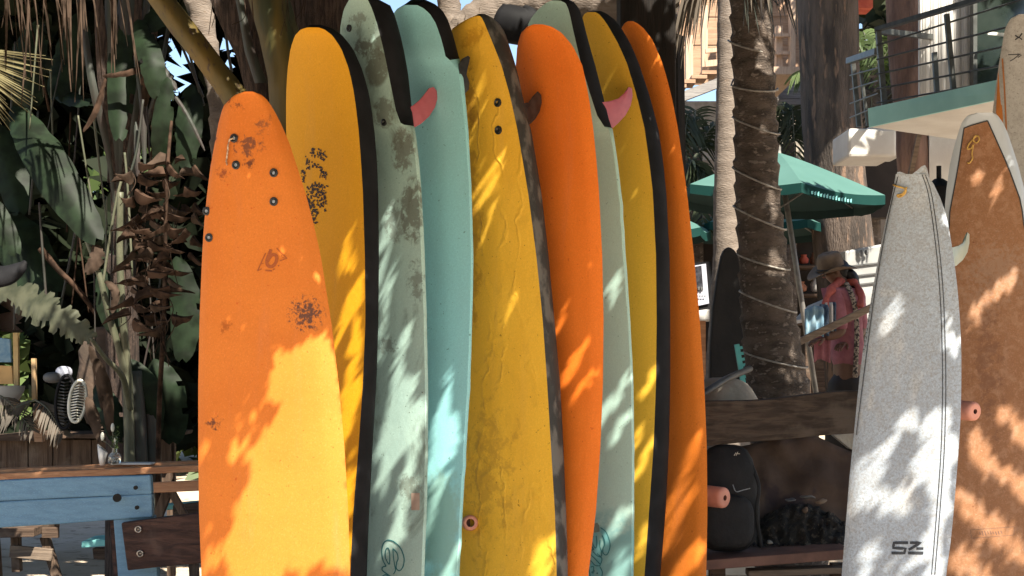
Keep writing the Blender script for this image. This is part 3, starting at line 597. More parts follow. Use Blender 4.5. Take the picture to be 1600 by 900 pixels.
# brown deck panel, black pinstripe and string of the wide board
def panel(b, rows, mat_, eps):
    vs = []; fs = []; n = 11
    for py, a, c in rows:
        for i in range(n): vs.append(b.at(a + (c - a) * i / (n - 1), py, eps))
    for r in range(len(rows) - 1):
        for i in range(n - 1): fs.append((r * n + i, r * n + i + 1, (r + 1) * n + i + 1, (r + 1) * n + i))
    return vs, fs
rows = []
for py in [189, 192, 196, 200] + list(range(210, 1120, 20)):
    L, Rr, T_ = b11.slice(py)
    xa, xb = np.interp(py, b11.pr[:, 0], b11.pr[:, 1]), np.interp(py, b11.pr[:, 0], b11.pr[:, 2])
    la = np.interp(py, [189, 196, 200, 260, 330, 420, 1200], [1542, 1517, 1506, 1497, 1484, xa + 3, xa + 3]); lb = np.interp(py, [189, 220, 260, 320, 400, 1200], [1543, 1557, 1575, 1597, xb - 12, xb - 8])
    rows.append((py, la, lb))
brown = foam('wood_brown_deck', (.31, .150, .075), (.26, .12, .058), rough=.65, fine=.3, speck=(.16, .06, .03), worn=((.42, .25, .16), .58, .76), grime=((.17, .08, .045), 5, .56, .72, .3), marks=[
    b11.mark(1560, 420, 60, 70, (.33, .22, .155), 60, .52, .5), b11.mark(1545, 560, 22, 160, (.14, .065, .04), 30, .52, .5), b11.mark(1530, 480, 50, 60, (.33, .2, .13), 70, .55, .45)])
vs, fs = panel(b11, rows, None, .0014); mk('deck_panel', vs, fs, brown, b11.root)
b11.print_('pinstripe', [([(a, p) for p, a, c in rows[::-1]] + [(c, p) for p, a, c in rows], 2.0)], M['ink'], eps=.0026)
MB().tube(crom([tuple(b11.at(x, y, e)) for x, y, e in ((1528, 214, .01), (1523, 213, .014), (1520, 219, .012), (1524, 224, .012), (1529, 219, .014), (1526, 213, .015), (1520, 218, .01), (1513, 226, .009), (1511, 233, .009), (1517, 232, .01), (1520, 226, .012), (1518, 240, .009), (1519, 248, .009), (1514, 255, .008), (1511, 254, .006))], 4), .0032, 6).mk('leash_string', M['yellowcord'], b11.root, smooth=True)
b11.print_('stamp', [([(1516, 828), (1585, 823), (1584, 836), (1518, 841), (1516, 828)], .9)] + [([(1530 + k * 4.2, 829 + random.uniform(0, 2)), (1532 + k * 4.2, 835 + random.uniform(-1, 2))], 1.8) for k in range(9)], mat('faded_ink', (.12, .06, .04), (.2, .1, .06), 60, .7))
# orange stripe and marks on the last board
b12.fill('orange_wedge', [(1560, 108), (1566, 170), (1568, 200), (1556, 175)], foam('orange_wedge', (.55, .2, .05)))
b12.print_('pinstripe', [([(1566, 90), (1570, 150), (1574, 250)], 2.4)], mat('orange_line', (.5, .2, .06), None, 9, .5), smooth=3)
b12.print_('logo', [([(1586, 55), (1592, 59), (1597, 52)], 2.2), ([(1586, 62), (1592, 58), (1597, 62)], 2), ([(1575, 85), (1590, 85), (1594, 84), (1584, 92), (1578, 95)], 1.4), ([(1590, 84), (1596, 86), (1590, 90)], 1.4)], M['ink'])

# ------------------------------------------------------------ rack behind the boards
rack = empty('surfboard_rack', P(1010, 560, 6.75) * 1, 'dark wooden rack post with a weathered beam and pink padded pegs behind the surfboards', 'rack'); rack.location.z = 0
mb = MB(); pts = [P(1014, 1150, 6.8), P(1012, 700, 6.8), P(1011, 300, 6.8), P(1008, -120, 6.8)]; pts[0].z = 0
mb.bar(pts[0], pts[3], .26, .26); mb.mk('post', M['darkwood'], rack, bevel=.012)
def plank(name, tl, bl, tr, br, YL, YR, d, m, parent, bevel=.006, warp=.006, seg=14):
    """sawn timber given by its four photo corners and depths; slightly uneven edges"""
    vs = []; fs = []
    for i in range(seg + 1):
        t = i / seg; Y = YL + (YR - YL) * t
        a = P(tl[0] + (tr[0] - tl[0]) * t, tl[1] + (tr[1] - tl[1]) * t, Y); b = P(bl[0] + (br[0] - bl[0]) * t, bl[1] + (br[1] - bl[1]) * t, Y)
        h = warp * mnoise.noise(Vector((a.x * 3, tl[1], 1))); h2 = warp * mnoise.noise(Vector((a.x * 3, tl[1], 5)))
        a.z += h; b.z += h2
        k = Vector((0, d, 0)); vs += [a, b, b + k, a + k]
    for i in range(seg):
        for j in range(4): fs.append((4 * i + j, 4 * i + (j + 1) % 4, 4 * i + 4 + (j + 1) % 4, 4 * i + 4 + j))
    fs += [(3, 2, 1, 0), (4 * seg, 4 * seg + 1, 4 * seg + 2, 4 * seg + 3)]
    o = mk(name, vs, fs, m, parent, smooth=False)
    bv = o.modifiers.new('bevel', 'BEVEL'); bv.width = bevel; bv.segments = 2; bv.limit_method = 'ANGLE'; return o
plank('beam', (1062, 632), (1062, 700), (1350, 611), (1345, 676), 6.50, 6.60, .10, M['beam'], rack, warp=.012)
plank('crossbar', (560, 790), (560, 830), (1092, 775), (1092, 815), 6.25, 6.25, .06, M['darkwood'], rack)
def peg(a, b, r, hole):
    mb = MB(); a, b = Vector(a), Vector(b); d = (b - a).normalized(); n = 24
    mb.tube([a, b - d * .016, b - d * .006, b - d * .001, b], [r, r, r * .95, r * .82, r * .70], n, cap=False)
    x = d.cross(Vector((0, 0, 1))).normalized(); z = x.cross(d)
    def ring(c, rr): return [c + x * rr * math.cos(2 * math.pi * i / n) + z * rr * math.sin(2 * math.pi * i / n) for i in range(n)]
    mb.add(ring(b, r * .70) + ring(b, r * hole), [(i, (i + 1) % n, n + (i + 1) % n, n + i) for i in range(n)])
    o = mb.mk('peg', M['peg'], rack, smooth=True, auto=50)
    m2 = MB(); m2.add(ring(b, r * hole) + ring(b - d * .04, r * hole * .95), [(i, (i + 1) % n, n + (i + 1) % n, n + i) for i in range(n)] + [tuple(range(n, 2 * n))]); m2.mk('core', M['peg_hole'], o, smooth=True, auto=50)
peg(P(1062, 770, 6.44), P(1133, 778, 6.26), .047, .26)
peg(P(728, 816, 5.95), P(735, 817, 5.58), .031, .52)
# right-hand board stand
rk2 = empty('board_stand', P(1530, 700, 6.3), 'low stand with a pink padded peg between the white and the brown surfboard', 'rack'); rk2.location.z = 0
mb = MB(); p0 = P(1500, 640, 5.62); mb.bar(Vector((p0.x, 5.62, 0)), P(1500, 640, 5.62) + Vector((0, 0, .06)), .08, .02); mb.mk('post', M['darkwood'], rk2)
rack_keep = rack; rack = rk2
peg(P(1466, 637, 5.37), P(1524, 643, 5.21), .036, .26)
rack = rack_keep

# ------------------------------------------------------------ blue bench and brown rail on the left
bb = empty('blue_bench', P(150, 900, 5.9), 'blue painted bench with plank back and dark bolt holes, at the left edge', 'bench'); bb.location.z = 0
plank('back_plank', (-60, 752), (-60, 786), (235, 742), (237, 772), 5.95, 5.75, .04, M['blue'], bb, warp=.004)
plank('back_plank', (-60, 786.4), (-60, 829), (237, 772.4), (238, 808), 5.95, 5.75, .04, M['blue'], bb, warp=.004)
for x, y, r in ((183, 778, 6.5), (212, 762, 3.2), (214, 793, 3.2)):
    c = P(x, y, 5.74); mb = MB(); k = r * 5.74 / F; n = 16
    for ra, dy in ((1, -.0),): mb.add([Vector((c.x + k * math.cos(2 * math.pi * i / n), 5.765 - .03 - dy, c.z + k * math.sin(2 * math.pi * i / n))) for i in range(n)], [tuple(range(n))])
    mb.v = [v + Vector((0, .01, 0)) for v in mb.v]
    mb.prism([v for v in mb.v], Vector((0, -.010, 0))); mb.mk('bolt', M['dark'], bb)
mb = MB(); a = P(186, 815, 5.80); b = P(206, 1100, 5.80); b.z = 0
mb.prism([P(177, 812, 5.80), P(240, 806, 5.80), P(246, 900, 5.80), P(252, 1000, 5.80), P(258, 1110, 5.80), P(210, 1110, 5.80), P(196, 1000, 5.80), P(184, 900, 5.80)], (0, .05, 0)); mb.mk('leg', M['blue'], bb, bevel=.004)
MB().prism([P(172, 814, 5.83), P(180, 813, 5.83), P(200, 1110, 5.83), P(192, 1110, 5.83)], (0, .06, 0)).mk('brace', M['brownplank'], bb)
plank('seat', (-60, 950), (-60, 975), (170, 950), (170, 975), 5.55, 5.55, .3, M['blue'], bb)
br = empty('side_rail', P(250, 850, 5.7), 'dark brown plank with two round bolts fixed beside the blue bench leg', 'plank'); br.location.z = 0
plank('plank', (189, 817), (199, 892), (330, 799), (330, 878), 5.72, 5.66, .045, M['brownplank'], br, warp=.006)
for x, y in ((216, 827), (219, 865)):
    c = P(x, y, 5.70); mb = MB()
    n = 16; r = .014
    mb.tube([c + Vector((.0115 * math.cos(2 * math.pi * i / n), -.002, .0115 * math.sin(2 * math.pi * i / n))) for i in range(n + 1)], .003, 6); mb.tube([c + Vector((0, .01, 0)), c + Vector((0, -.001, 0))], .006, 10)
    mb.mk('bolt', M['bolt'], br, smooth=True)

# ------------------------------------------------------------ tables and bar counter on the left
ct = empty('bar_counter', P(120, 700, 9.4), 'low bar counter with dark plank front and rough edged wooden top', 'counter'); ct.location.z = 0
plank('countertop', (-90, 682), (-90, 691), (275, 675), (273, 682), 9.25, 9.15, .5, M['oldwood'], ct, warp=.02, seg=30, bevel=.004)
x = -88; k = 0
while x < 262:
    wd = 33 + 6 * math.sin(k * 2.1); x2 = min(x + wd - 1.0, 266)
    mb = MB(); pl = [P(x, 687, 9.36), P(x2, 687, 9.36), P(x2, 770, 9.36), P(x, 770, 9.36)]; pl = [v + Vector((0, .006 * (k % 3), 0)) for v in pl]
    mb.prism(pl, (0, .03, 0)); o = mb.mk('front_plank', M['oldwoodz'], ct, bevel=.004); x += wd; k += 1
MB().bar(Vector((P(268, 700, 9.5).x, 9.5, 0)), P(268, 684, 9.5), .05, .05).mk('leg', M['oldwoodz'], ct)
tb = empty('dining_table', P(150, 740, 7.6), 'long orange brown wooden table with two benches beyond the blue bench', 'table'); tb.location.z = 0
def topslab(name, fl, fr, Yf0, Yf1, depth, th, m, parent):
    a = P(*fl, Yf0); b = P(*fr, Yf1); vs = []; k = Vector((0, depth, 0)); t = Vector((0, 0, th))
    mb = MB(); mb.add([a, b, b + k, a + k, a - t, b - t, b + k - t, a + k - t], [(0, 1, 2, 3), (7, 6, 5, 4), (0, 4, 5, 1), (1, 5, 6, 2), (2, 6, 7, 3), (3, 7, 4, 0)])
    return mb.mk(name, m, parent, bevel=.005)
topslab('tabletop', (-90, 744), (330, 726), 7.5, 7.7, .12, .036, M['tablewood'], tb)
topslab('tabletop', (-90, 737.5), (330, 720), 7.65, 7.85, .12, .03, M['tablewood'], tb)
topslab('stretcher', (205, 756), (330, 750), 7.55, 7.55, .05, .055, M['tablewood'], tb)
for (x1, y1, x2, y2, w_) in ((262, 768, 238, 830, 15), (268, 768, 292, 812, 11), (262, 700, 264, 760, 6)):
    if w_ > 8: MB().bar(P(x1, y1, 7.75), P(x2, y2, 7.75), w_ * 7.75 / F, .04).mk('leg', M['oldwoodz'], tb, bevel=.004)
pk = empty('picnic_bench', P(250, 800, 8.6), 'weathered picnic bench with pale teal seat boards behind the blue bench', 'bench'); pk.location.z = 0
topslab('seat', (228, 792), (330, 783), 8.3, 8.3, .14, .03, M['tealbright'], pk)
topslab('seat', (228, 810), (272, 806), 8.1, 8.1, .05, .045, M['tealbright'], pk)
MB().prism([P(270, 790, 8.05), P(330, 783, 8.05), P(330, 806, 8.05), P(270, 812, 8.05)], (0, .05, 0)).mk('frame_board', M['beam'], pk)
MB().bar(P(236, 815, 8.2), P(240, 905, 8.2), .05, .05).mk('leg', M['oldwoodz'], pk); MB().bar(P(300, 815, 8.2), P(304, 905, 8.2), .05, .05).mk('leg', M['oldwoodz'], pk)
st = empty('wooden_stool', P(30, 880, 9.3), 'dark wooden picnic table with grey crossboard standing on the sand at the left edge', 'table'); st.location.z = 0
topslab('tabletop', (-80, 829), (53, 825), 8.7, 8.7, .5, .055, M['oldwood'], st)
for x1, y1, x2, y2, w_, m in ((25, 838, 27, 893, 13, 'oldwoodz'), (70, 838, 90, 905, 13, 'oldwoodz'), (-10, 842, -4, 930, 16, 'oldwoodz')): MB().bar(P(x1, y1, 8.9), P(x2, y2, 8.9), w_ * 8.9 / F, .06).mk('leg', M[m], st, bevel=.004)
MB().bar(P(16, 861, 8.82), P(82, 867, 8.82), .075, .03).mk('crossboard', M['greywood'], st, bevel=.004)
MB().bar(P(66, 832, 8.84), P(92, 832, 8.84), .065, .03).mk('end_board', M['oldwood'], st, bevel=.004)
ts = empty('teal_stool', P(160, 860, 8.6), 'pale teal topped wooden stool on the sand under the blue plank', 'stool'); ts.location.z = 0
topslab('seat', (127, 846), (176, 842), 8.6, 8.6, .28, .04, M['tealbright'], ts)
MB().prism([P(144, 857, 8.64), P(178, 856, 8.64), P(178, 876, 8.64), P(146, 874, 8.64)], (0, .06, 0)).mk('apron', M['oldwood'], ts, bevel=.004)
MB().bar(P(172, 870, 8.7), P(174, 925, 8.7), .05, .05).mk('leg', M['oldwood'], ts)
# vase, flowers, napkin
vs_ = empty('glass_vase', P(179, 724, 7.72), 'small glass vase with white flowers and a green sprig on the table', 'vase')
mb = MB(); c = P(179, 724, 7.72); k = 7.72 / F
mb.tube([c + Vector((0, 0, z * k)) for z in (0, 3, 10, 15, 18, 24)], [9 * k, 10 * k, 10 * k, 8 * k, 3.5 * k, 4 * k], 14); mb.mk('jar', M['glassjar'], vs_, smooth=True, auto=50)
for x, y in ((176, 668), (160, 682), (181, 688)):
    MB().tube(crom([tuple(c + Vector((0, 0, 20 * k))), tuple(P((x + 178) / 2, (y + 700) / 2 + 3, 7.72)), tuple(P(x, y + 6, 7.72))], 5), .0025, 5).mk('stem', M['stem'], vs_, smooth=True)
    q = P(x, y, 7.72); MB().ball(q, 3 * k, 3 * k, 7 * k, 8, 6).mk('flower', M['petal'], vs_, smooth=True)
mb = MB()
for i in range(70):
    q = P(181 + random.gauss(0, 3.2), 690 + random.gauss(0, 9), 7.72 + random.uniform(-.03, .03)); r_ = Vector((random.uniform(-1, 1), random.uniform(-1, 1), random.uniform(-1, 1))).normalized() * .014; r2 = r_.cross(Vector((0, 0, 1))) * .5
    mb.add([q - r_, q + r2, q + r_, q - r2], [(0, 1, 2, 3)])
mb.mk('sprig', M['farleaf'], vs_)
nk = MB(); c = P(160, 727, 7.7); nk.tube([c + Vector((0, 0, z * k)) for z in (0, 12, 24)], [4 * k, 6 * k, 8 * k], 10); 
for v in nk.v:
    if v.z > c.z + 22 * k: v.z -= (v.x - c.x) * .9 - 2 * k
tag(nk.mk('folded_napkin', M['whitecloth'], smooth=True), 'white folded napkin standing beside the glass vase', 'napkin')
pl = MB(); pl.box(P(208, 724, 7.78) , .22, .10, .008); tag(pl.mk('menu_card', M['whitecloth'], bevel=.001), 'white card lying on the table right of the vase', 'card')

# ------------------------------------------------------------ leaves and fronds
def leaf(pts, wid, nrm=Vector((0, -1, .3)), fold=.25, tear=0., n=16, seed=0, prof=None):
    """broad leaf along a 3D path: midrib groove, rippled and torn edges"""
    path = crom(pts, max(2, n // (len(pts) - 1))); k = len(path); vs = []; fs = []; rnd = random.Random(seed); mcol = 7
    for i, p in enumerate(path):
        t = i / (k - 1); T = (path[min(i + 1, k - 1)] - path[max(i - 1, 0)]).normalized()
        s_ = T.cross(nrm).normalized(); nn = s_.cross(T)
        wv = wid * (math.sin(math.pi * min(1, (t * .93 + .05))) ** .55)
        nzl = abs(mnoise.noise(Vector((i * .33, seed, 0)))) + .35 * rnd.random() ** 3; nzr = abs(mnoise.noise(Vector((i * .37, seed, 9)))) + .35 * rnd.random() ** 3; wl = wv * (1 - tear * min(1, nzl * 1.4)); wr = wv * (1 - tear * min(1, nzr * 1.4)); rip = wid * .10 * math.sin(i * 1.9 + seed)
        for j in range(mcol):
            u = j / (mcol - 1) * 2 - 1; ww = wl if u < 0 else wr
            vs.append(p + s_ * u * ww - nn * (abs(u) ** 1.4) * ww * fold + nn * rip * abs(u) ** 2 + T * (abs(u) * wid * .25))
    for i in range(k - 1):
        for j in range(mcol - 1): fs.append((i * mcol + j, i * mcol + j + 1, (i + 1) * mcol + j + 1, (i + 1) * mcol + j))
    if tear:
        fs = [f for q, f in enumerate(fs) if not (rnd.random() < tear * .35 and (q % (mcol - 1)) in (0, mcol - 2))]
    return vs, fs
def frond_mb(pts, ll, n=34, droop=.5, wid=.022, rr=.012, side=None, seed=0, mb=None, both=True, twist=0.):
    rnd = random.Random(seed); mb = mb or MB(); path = crom(pts, 8); k = len(path)
    mb.tube(path, [rr * (1 - .75 * i / (k - 1)) for i in range(k)], 5, 0)
    for i in range(n):
        t = .12 + .88 * i / (n - 1); q = t * (k - 1); a = int(min(q, k - 2)); p = path[a].lerp(path[a + 1], q - a)
        T = (path[a + 1] - path[a]).normalized(); s_ = T.cross(side or Vector((0, -.6, 1))).normalized()
        for sg in ((-1, 1) if both else (1,)):
            L = ll * (math.sin(math.pi * (t * .8 + .12)) ** .6) * rnd.uniform(.8, 1.1)
            d = (s_ * sg * .8 + T * .65 + Vector((rnd.uniform(-.12, .12), rnd.uniform(-.12, .12), rnd.uniform(-.12, .12)))).normalized()
            wv = d.cross(Vector((0, 1, .2))).normalized() * wid * rnd.uniform(.7, 1.1)
            P0 = p; vs = []; seg = 4
            for m_ in range(seg + 1):
                f = m_ / seg; c = p + d * L * f + Vector((0, 0, -droop * L * f * f)); ww = wv * (math.sin(math.pi * (f * .85 + .12)))
                vs += [c - ww * .5, c + ww * .5]
            mb.add(vs, [(2 * m_, 2 * m_ + 1, 2 * m_ + 3, 2 * m_ + 2) for m_ in range(seg)], 1)
    return mb
# --- big banana plant at the left
ban = empty('banana_plant', P(195, 800, 8.0), 'shaded banana plant with broad dark leaves behind the counter on the left', 'plant'); ban.location.z = 0
def bleaf(name, pp, wpx, m, parent, fold=.25, tear=0., seed=0, nrm=Vector((.1, -1, .35))):
    pts = [P(*p) for p in pp]; Y = pp[0][2]
    vs, fs = leaf([tuple(v) for v in pts], wpx * Y / F, nrm, fold, tear, 60 if tear > .5 else 18, seed); o = mk(name, vs, fs, m, parent)
    return o
L_ = [((20, 165, 8.3), (75, 255, 8.0), (150, 372, 7.9), 34), ((215, 30, 8.2), (235, 90, 8), (245, 150, 8), 20), ((290, 20, 8.6), (262, 15, 8.3), (225, 45, 8.2), 20),
      ((75, 130, 8.8), (105, 150, 8.6), (140, 160, 8.4), 14), ((195, 10, 8.4), (190, 100, 8.3), (186, 215, 8.2), 24), ((262, 120, 8.0), (252, 200, 8.0), (250, 262, 8.1), 17), ((300, 130, 8.3), (295, 190, 8.2), (290, 260, 8.2), 22),
      ((-20, 330, 8.4), (30, 380, 8.3), (80, 470, 8.2), 42), ((160, 420, 8.1), (165, 470, 8.1), (180, 520, 8.1), 18), ((-30, 180, 8.7), (10, 250, 8.6), (30, 330, 8.5), 28), ((120, 20, 8.8), (110, 90, 8.7), (90, 150, 8.6), 30),
      ((60, 30, 8.9), (40, 100, 8.8), (50, 160, 8.8), 30), ((190, 560, 8.2), (225, 610, 8.2), (240, 680, 8.3), 26), ((150, 600, 8.4), (170, 640, 8.3), (185, 690, 8.3), 20), ((275, 400, 8.4), (290, 480, 8.4), (285, 560, 8.4), 26), ((240, 560, 8.3), (262, 620, 8.3), (270, 690, 8.4), 30)]
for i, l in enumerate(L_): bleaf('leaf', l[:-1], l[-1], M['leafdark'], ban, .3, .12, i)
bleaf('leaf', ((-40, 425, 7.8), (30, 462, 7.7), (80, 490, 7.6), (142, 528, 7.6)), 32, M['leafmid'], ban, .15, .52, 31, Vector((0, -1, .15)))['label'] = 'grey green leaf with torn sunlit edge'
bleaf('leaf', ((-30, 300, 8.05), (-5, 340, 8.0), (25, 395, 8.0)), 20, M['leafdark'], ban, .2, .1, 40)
def stemt(pp, r0, r1, m, parent, name='stem', n=7):
    pts = crom([tuple(P(*p)) for p in pp], 6); k = len(pts)
    return MB().tube(pts, [r0 + (r1 - r0) * i / (k - 1) for i in range(k)], n).mk(name, m, parent, smooth=True)
stemt(((132, 366, 7.95), (155, 430, 7.95), (172, 500, 8.0), (190, 560, 8.05), (200, 640, 8.1), (200, 860, 8.1)), .014, .03, M['stem'], ban)
stemt(((188, 300, 7.9), (187, 400, 7.95), (192, 500, 8.0), (202, 620, 8.1), (206, 860, 8.1)), .018, .026, M['stem'], ban)
stemt(((142, 528, 7.6), (165, 560, 7.7), (192, 590, 7.9), (203, 640, 8.1)), .010, .02, M['stem'], ban)
stemt(((63, 388, 8.1), (90, 420, 8.1), (120, 450, 8.1), (150, 490, 8.15)), .02, .014, M['dry'], ban)
stemt(((100, 260, 8.1), (115, 330, 8.1), (132, 372, 8.0)), .010, .014, M['leafmid'], ban)
stemt(((205, 580, 8.2), (212, 690, 8.2), (214, 860, 8.2)), .06, .07, M['stemdark'], ban, 'pseudostem', 12)
stemt(((228, 590, 8.3), (236, 690, 8.3), (238, 860, 8.3)), .05, .06, M['stemdark'], ban, 'pseudostem', 12)
for i, pp in enumerate((((140, 540, 8.0), (152, 580, 8.0), (160, 640, 8.1)), ((150, 560, 7.95), (165, 610, 8.0), (172, 680, 8.1)), ((146, 380, 7.95), (150, 400, 7.9), (135, 425, 7.9)), ((175, 490, 7.9), (180, 455, 7.9), (165, 440, 7.9)), ((135, 620, 8.0), (145, 650, 8), (158, 690, 8)))):
    bleaf('dry_leaf', pp, 7 + 3 * (i % 3), M['drylight'], ban, .5, .2, i + 60)
# --- dried hanging heliconia bracts
hel = empty('heliconia_plant', P(250, 800, 7.4), 'dried brown heliconia with hanging pointed bracts, left of the big orange board', 'plant'); hel.location.z = 0
stemt(((268, 190, 7.6), (262, 260, 7.4), (258, 380, 7.4), (256, 500, 7.4), (248, 660, 8.0), (246, 900, 8.2)), .008, .016, M['dry'], hel)
rb = random.Random(5)
def bract(A, B, wid, up, m, parent, seed):
    """folded pointed bract: keeled boat shape from base A to sharp tip B"""
    A = Vector(A); B = Vector(B); T = (B - A).normalized(); sd = T.cross(Vector((0, -1, 0))).normalized() * up; vs = []; k = 7
    for i in range(k):
        t = i / (k - 1); w_ = wid * (1 - t) ** .75 * (1 if t > .05 else .7); c = A.lerp(B, t) + sd * (.25 * wid * math.sin(math.pi * t)); rip = .12 * wid * math.sin(t * 9 + seed)
        vs += [c - sd * w_ * .25 + Vector((0, .01, 0)), c + Vector((0, -w_ * .35, 0)), c + sd * (w_ * .55 + rip) + Vector((0, -w_ * .1, 0)), c + sd * (w_ + rip) + Vector((0, w_ * .25, 0))]
    fs = [(4 * i + j, 4 * i + j + 1, 4 * i + 5 + j, 4 * i + 4 + j) for i in range(k - 1) for j in range(3)]
    return mk('bract', vs, fs, m, parent, auto=35)
for i in range(84):
    col = i % 4; cy = 250 + (i // 4) * 12.5 + rb.uniform(-7, 7); cx = (262, 212, 296, 236)[col] + rb.uniform(-8, 8)
    if (col == 2 and cy > 400) or (cy < 300 and col == 3): continue
    sg = 1 if (i // 4 + col) % 2 else -1; ln = rb.uniform(22, 50) * (1 if col != 2 else .6); Y = 7.3 + rb.uniform(-.15, .2)
    bract(P(cx, cy, Y), P(cx + sg * ln, cy + rb.uniform(-4, 26), Y - .05), rb.uniform(9, 19) * Y / F, rb.choice((1, 1, -1)), M['dry'] if i % 5 else M['drylight'], hel, i)
for i in range(26):
    x = rb.uniform(195, 300); y = rb.uniform(250, 540); stemt(((x, y, 7.35), (x + rb.uniform(-12, 12), y + 25, 7.3), (x + rb.uniform(-20, 20), y + rb.uniform(40, 80), 7.32)), .003, .002, M['drylight'], hel, 'dry_stalk', 4)
# --- crown of stiff leaf bases (travellers palm like) behind
trv = empty('young_palm', P(190, 800, 8.6), 'fan of dark stiff leaf stalks with hanging brown leaves in the shade, top left', 'palm'); trv.location.z = 0
for i, (x, xx, w0) in enumerate(((150, 178, 16), (170, 182, 20), (196, 188, 30), (215, 192, 18), (232, 198, 12), (120, 174, 9), (250, 205, 9), (275, 210, 6))):
    pp = [P(x, -40, 8.3 + .04 * i), P((x * .6 + xx * .4), 120, 8.35), P(xx, 262, 8.5), P(188 + (i - 4), 420, 8.6)]
    vs, fs = leaf([tuple(v) for v in pp], w0 * 8.4 / F * .7, Vector((0, -1, .1)), .5, 0, 12, i, None); mk('leaf_stalk', vs, fs, M['stemdark'] if i % 3 else M['sheath'], trv)
stemt(((188, 400, 8.6), (192, 600, 8.6), (192, 950, 8.6)), .09, .11, M['sheath'], trv, 'trunk', 12)
rt = random.Random(31)
for i in range(34):
    x = rt.uniform(20, 300); y = rt.uniform(20, 420); dx = rt.uniform(-35, 35); Y = rt.uniform(7.9, 9.2)
    stemt(((x, y, Y), (x + dx * .4, y + rt.uniform(50, 80), Y), (x + dx, y + rt.uniform(120, 200), Y)), rt.uniform(.004, .010), rt.uniform(.003, .008), M[('stemdark', 'stemdark', 'dry', 'stem')[i % 4]], trv, 'thin_stalk', 5)
for (a, b, c_) in (((283, 70), (300, 110), (317, 152)), ((295, 80), (308, 130), (318, 165)), ((352, 45), (356, 80), (362, 112))): stemt(((*a, 8.3), (*b, 8.3), (*c_, 8.3)), .008, .010, M['stemdark'], trv, 'thin_stalk', 5)
for i, (a, b, c_, w_) in enumerate((((210, 85), (222, 160), (226, 265), 5), ((160, 118), (200, 112), (235, 100), 6), ((215, 90), (250, 105), (275, 140), 9), ((222, 100), (228, 130), (222, 170), 9), ((262, 135), (290, 175), (320, 235), 3.5), ((245, 150), (240, 200), (250, 250), 5), ((212, 190), (214, 240), (215, 275), 5), ((165, 120), (150, 170), (130, 205), 5))):
    bleaf('hanging_leaf', ((*a, 8.15), (*b, 8.1), (*c_, 8.1)), w_, M['dry'] if i % 2 else M['stemdark'], trv, .6, .2, 90 + i)
# --- hanging dead fronds at the top left, yellowed frond at the left edge
dp = empty('dead_palm_frond', P(110, 20, 7.4), 'grey brown dead palm frond whose narrow leaflets hang down, top left', 'palm frond')
mb = MB(); mb.tube(crom([tuple(P(-30, -45, 7.4)), tuple(P(80, -70, 7.4)), tuple(P(200, -60, 7.4))], 6), .015, 6)
rb = random.Random(11)
for i in range(52):
    x = rb.uniform(-20, 185); L = rb.uniform(20, 165) * (1 if 40 < x < 160 else .8); x2 = x + rb.uniform(-14, 30) + (x - 60) * .10; Y = 7.35 + rb.uniform(-.15, .15); w_ = rb.uniform(.002, .009)
    a = P(x, -60, Y); b = P((x + x2) / 2 + rb.uniform(-4, 6), L * .4 - 40, Y); c_ = P(x2, L, Y)
    pth = crom([tuple(a), tuple(b), tuple(c_)], 4); vs = []
    for j, p in enumerate(pth):
        ww = w_ * (1 - .9 * (j / (len(pth) - 1)) ** 2); vs += [p - Vector((ww, .003, 0)), p + Vector((ww, .004, 0))]
    mb.add(vs, [(2 * j, 2 * j + 1, 2 * j + 3, 2 * j + 2) for j in range(len(pth) - 1)])
mb.mk('leaflets', M['drylight'], dp)
yf = empty('yellowed_frond', P(-40, 100, 7.8), 'yellowed palm frond with stiff leaflets fanning out at the left edge', 'palm frond')
mb = MB()
for i in range(34):
    an = R(4 + i * 1.9); L = rb.uniform(100, 150) - i * .8; a = (-75 + i * .3, 78 + i * 1.1); Y = 7.8 + i * .012
    q = (a[0] + math.cos(an) * L * 1.15, a[1] + math.sin(an) * L)
    A = P(*a, Y); B = P((a[0] + q[0]) / 2 + 4, (a[1] + q[1]) / 2 - 3, Y); Cc = P(*q, Y); nn = (Cc - A).normalized().cross(Vector((0, 1, 0))) * .0055
    mb.add([A - nn, A + nn, B + nn, B - nn, Cc + nn * .25, Cc - nn * .25], [(0, 1, 2, 3), (3, 2, 4, 5)])
mb.mk('leaflets', M['frondlight'], yf)
gf_ = empty('fallen_frond', P(40, 670, 8.6), 'small grey green palm frond drooping over the counter at the left', 'palm frond')
for i, pts in enumerate(([(55, 625, 8.8), (20, 640, 8.8), (-20, 670, 8.8)], [(55, 625, 8.8), (75, 640, 8.7), (98, 678, 8.7)], [(-30, 600, 8.8), (10, 625, 8.8), (50, 672, 8.8)])):
    frond_mb([tuple(P(*p)) for p in pts], .13, 20, .35, .013, .006, seed=i).mk('frond', None, gf_, mats=[M['stem'], M['frondgrey']])

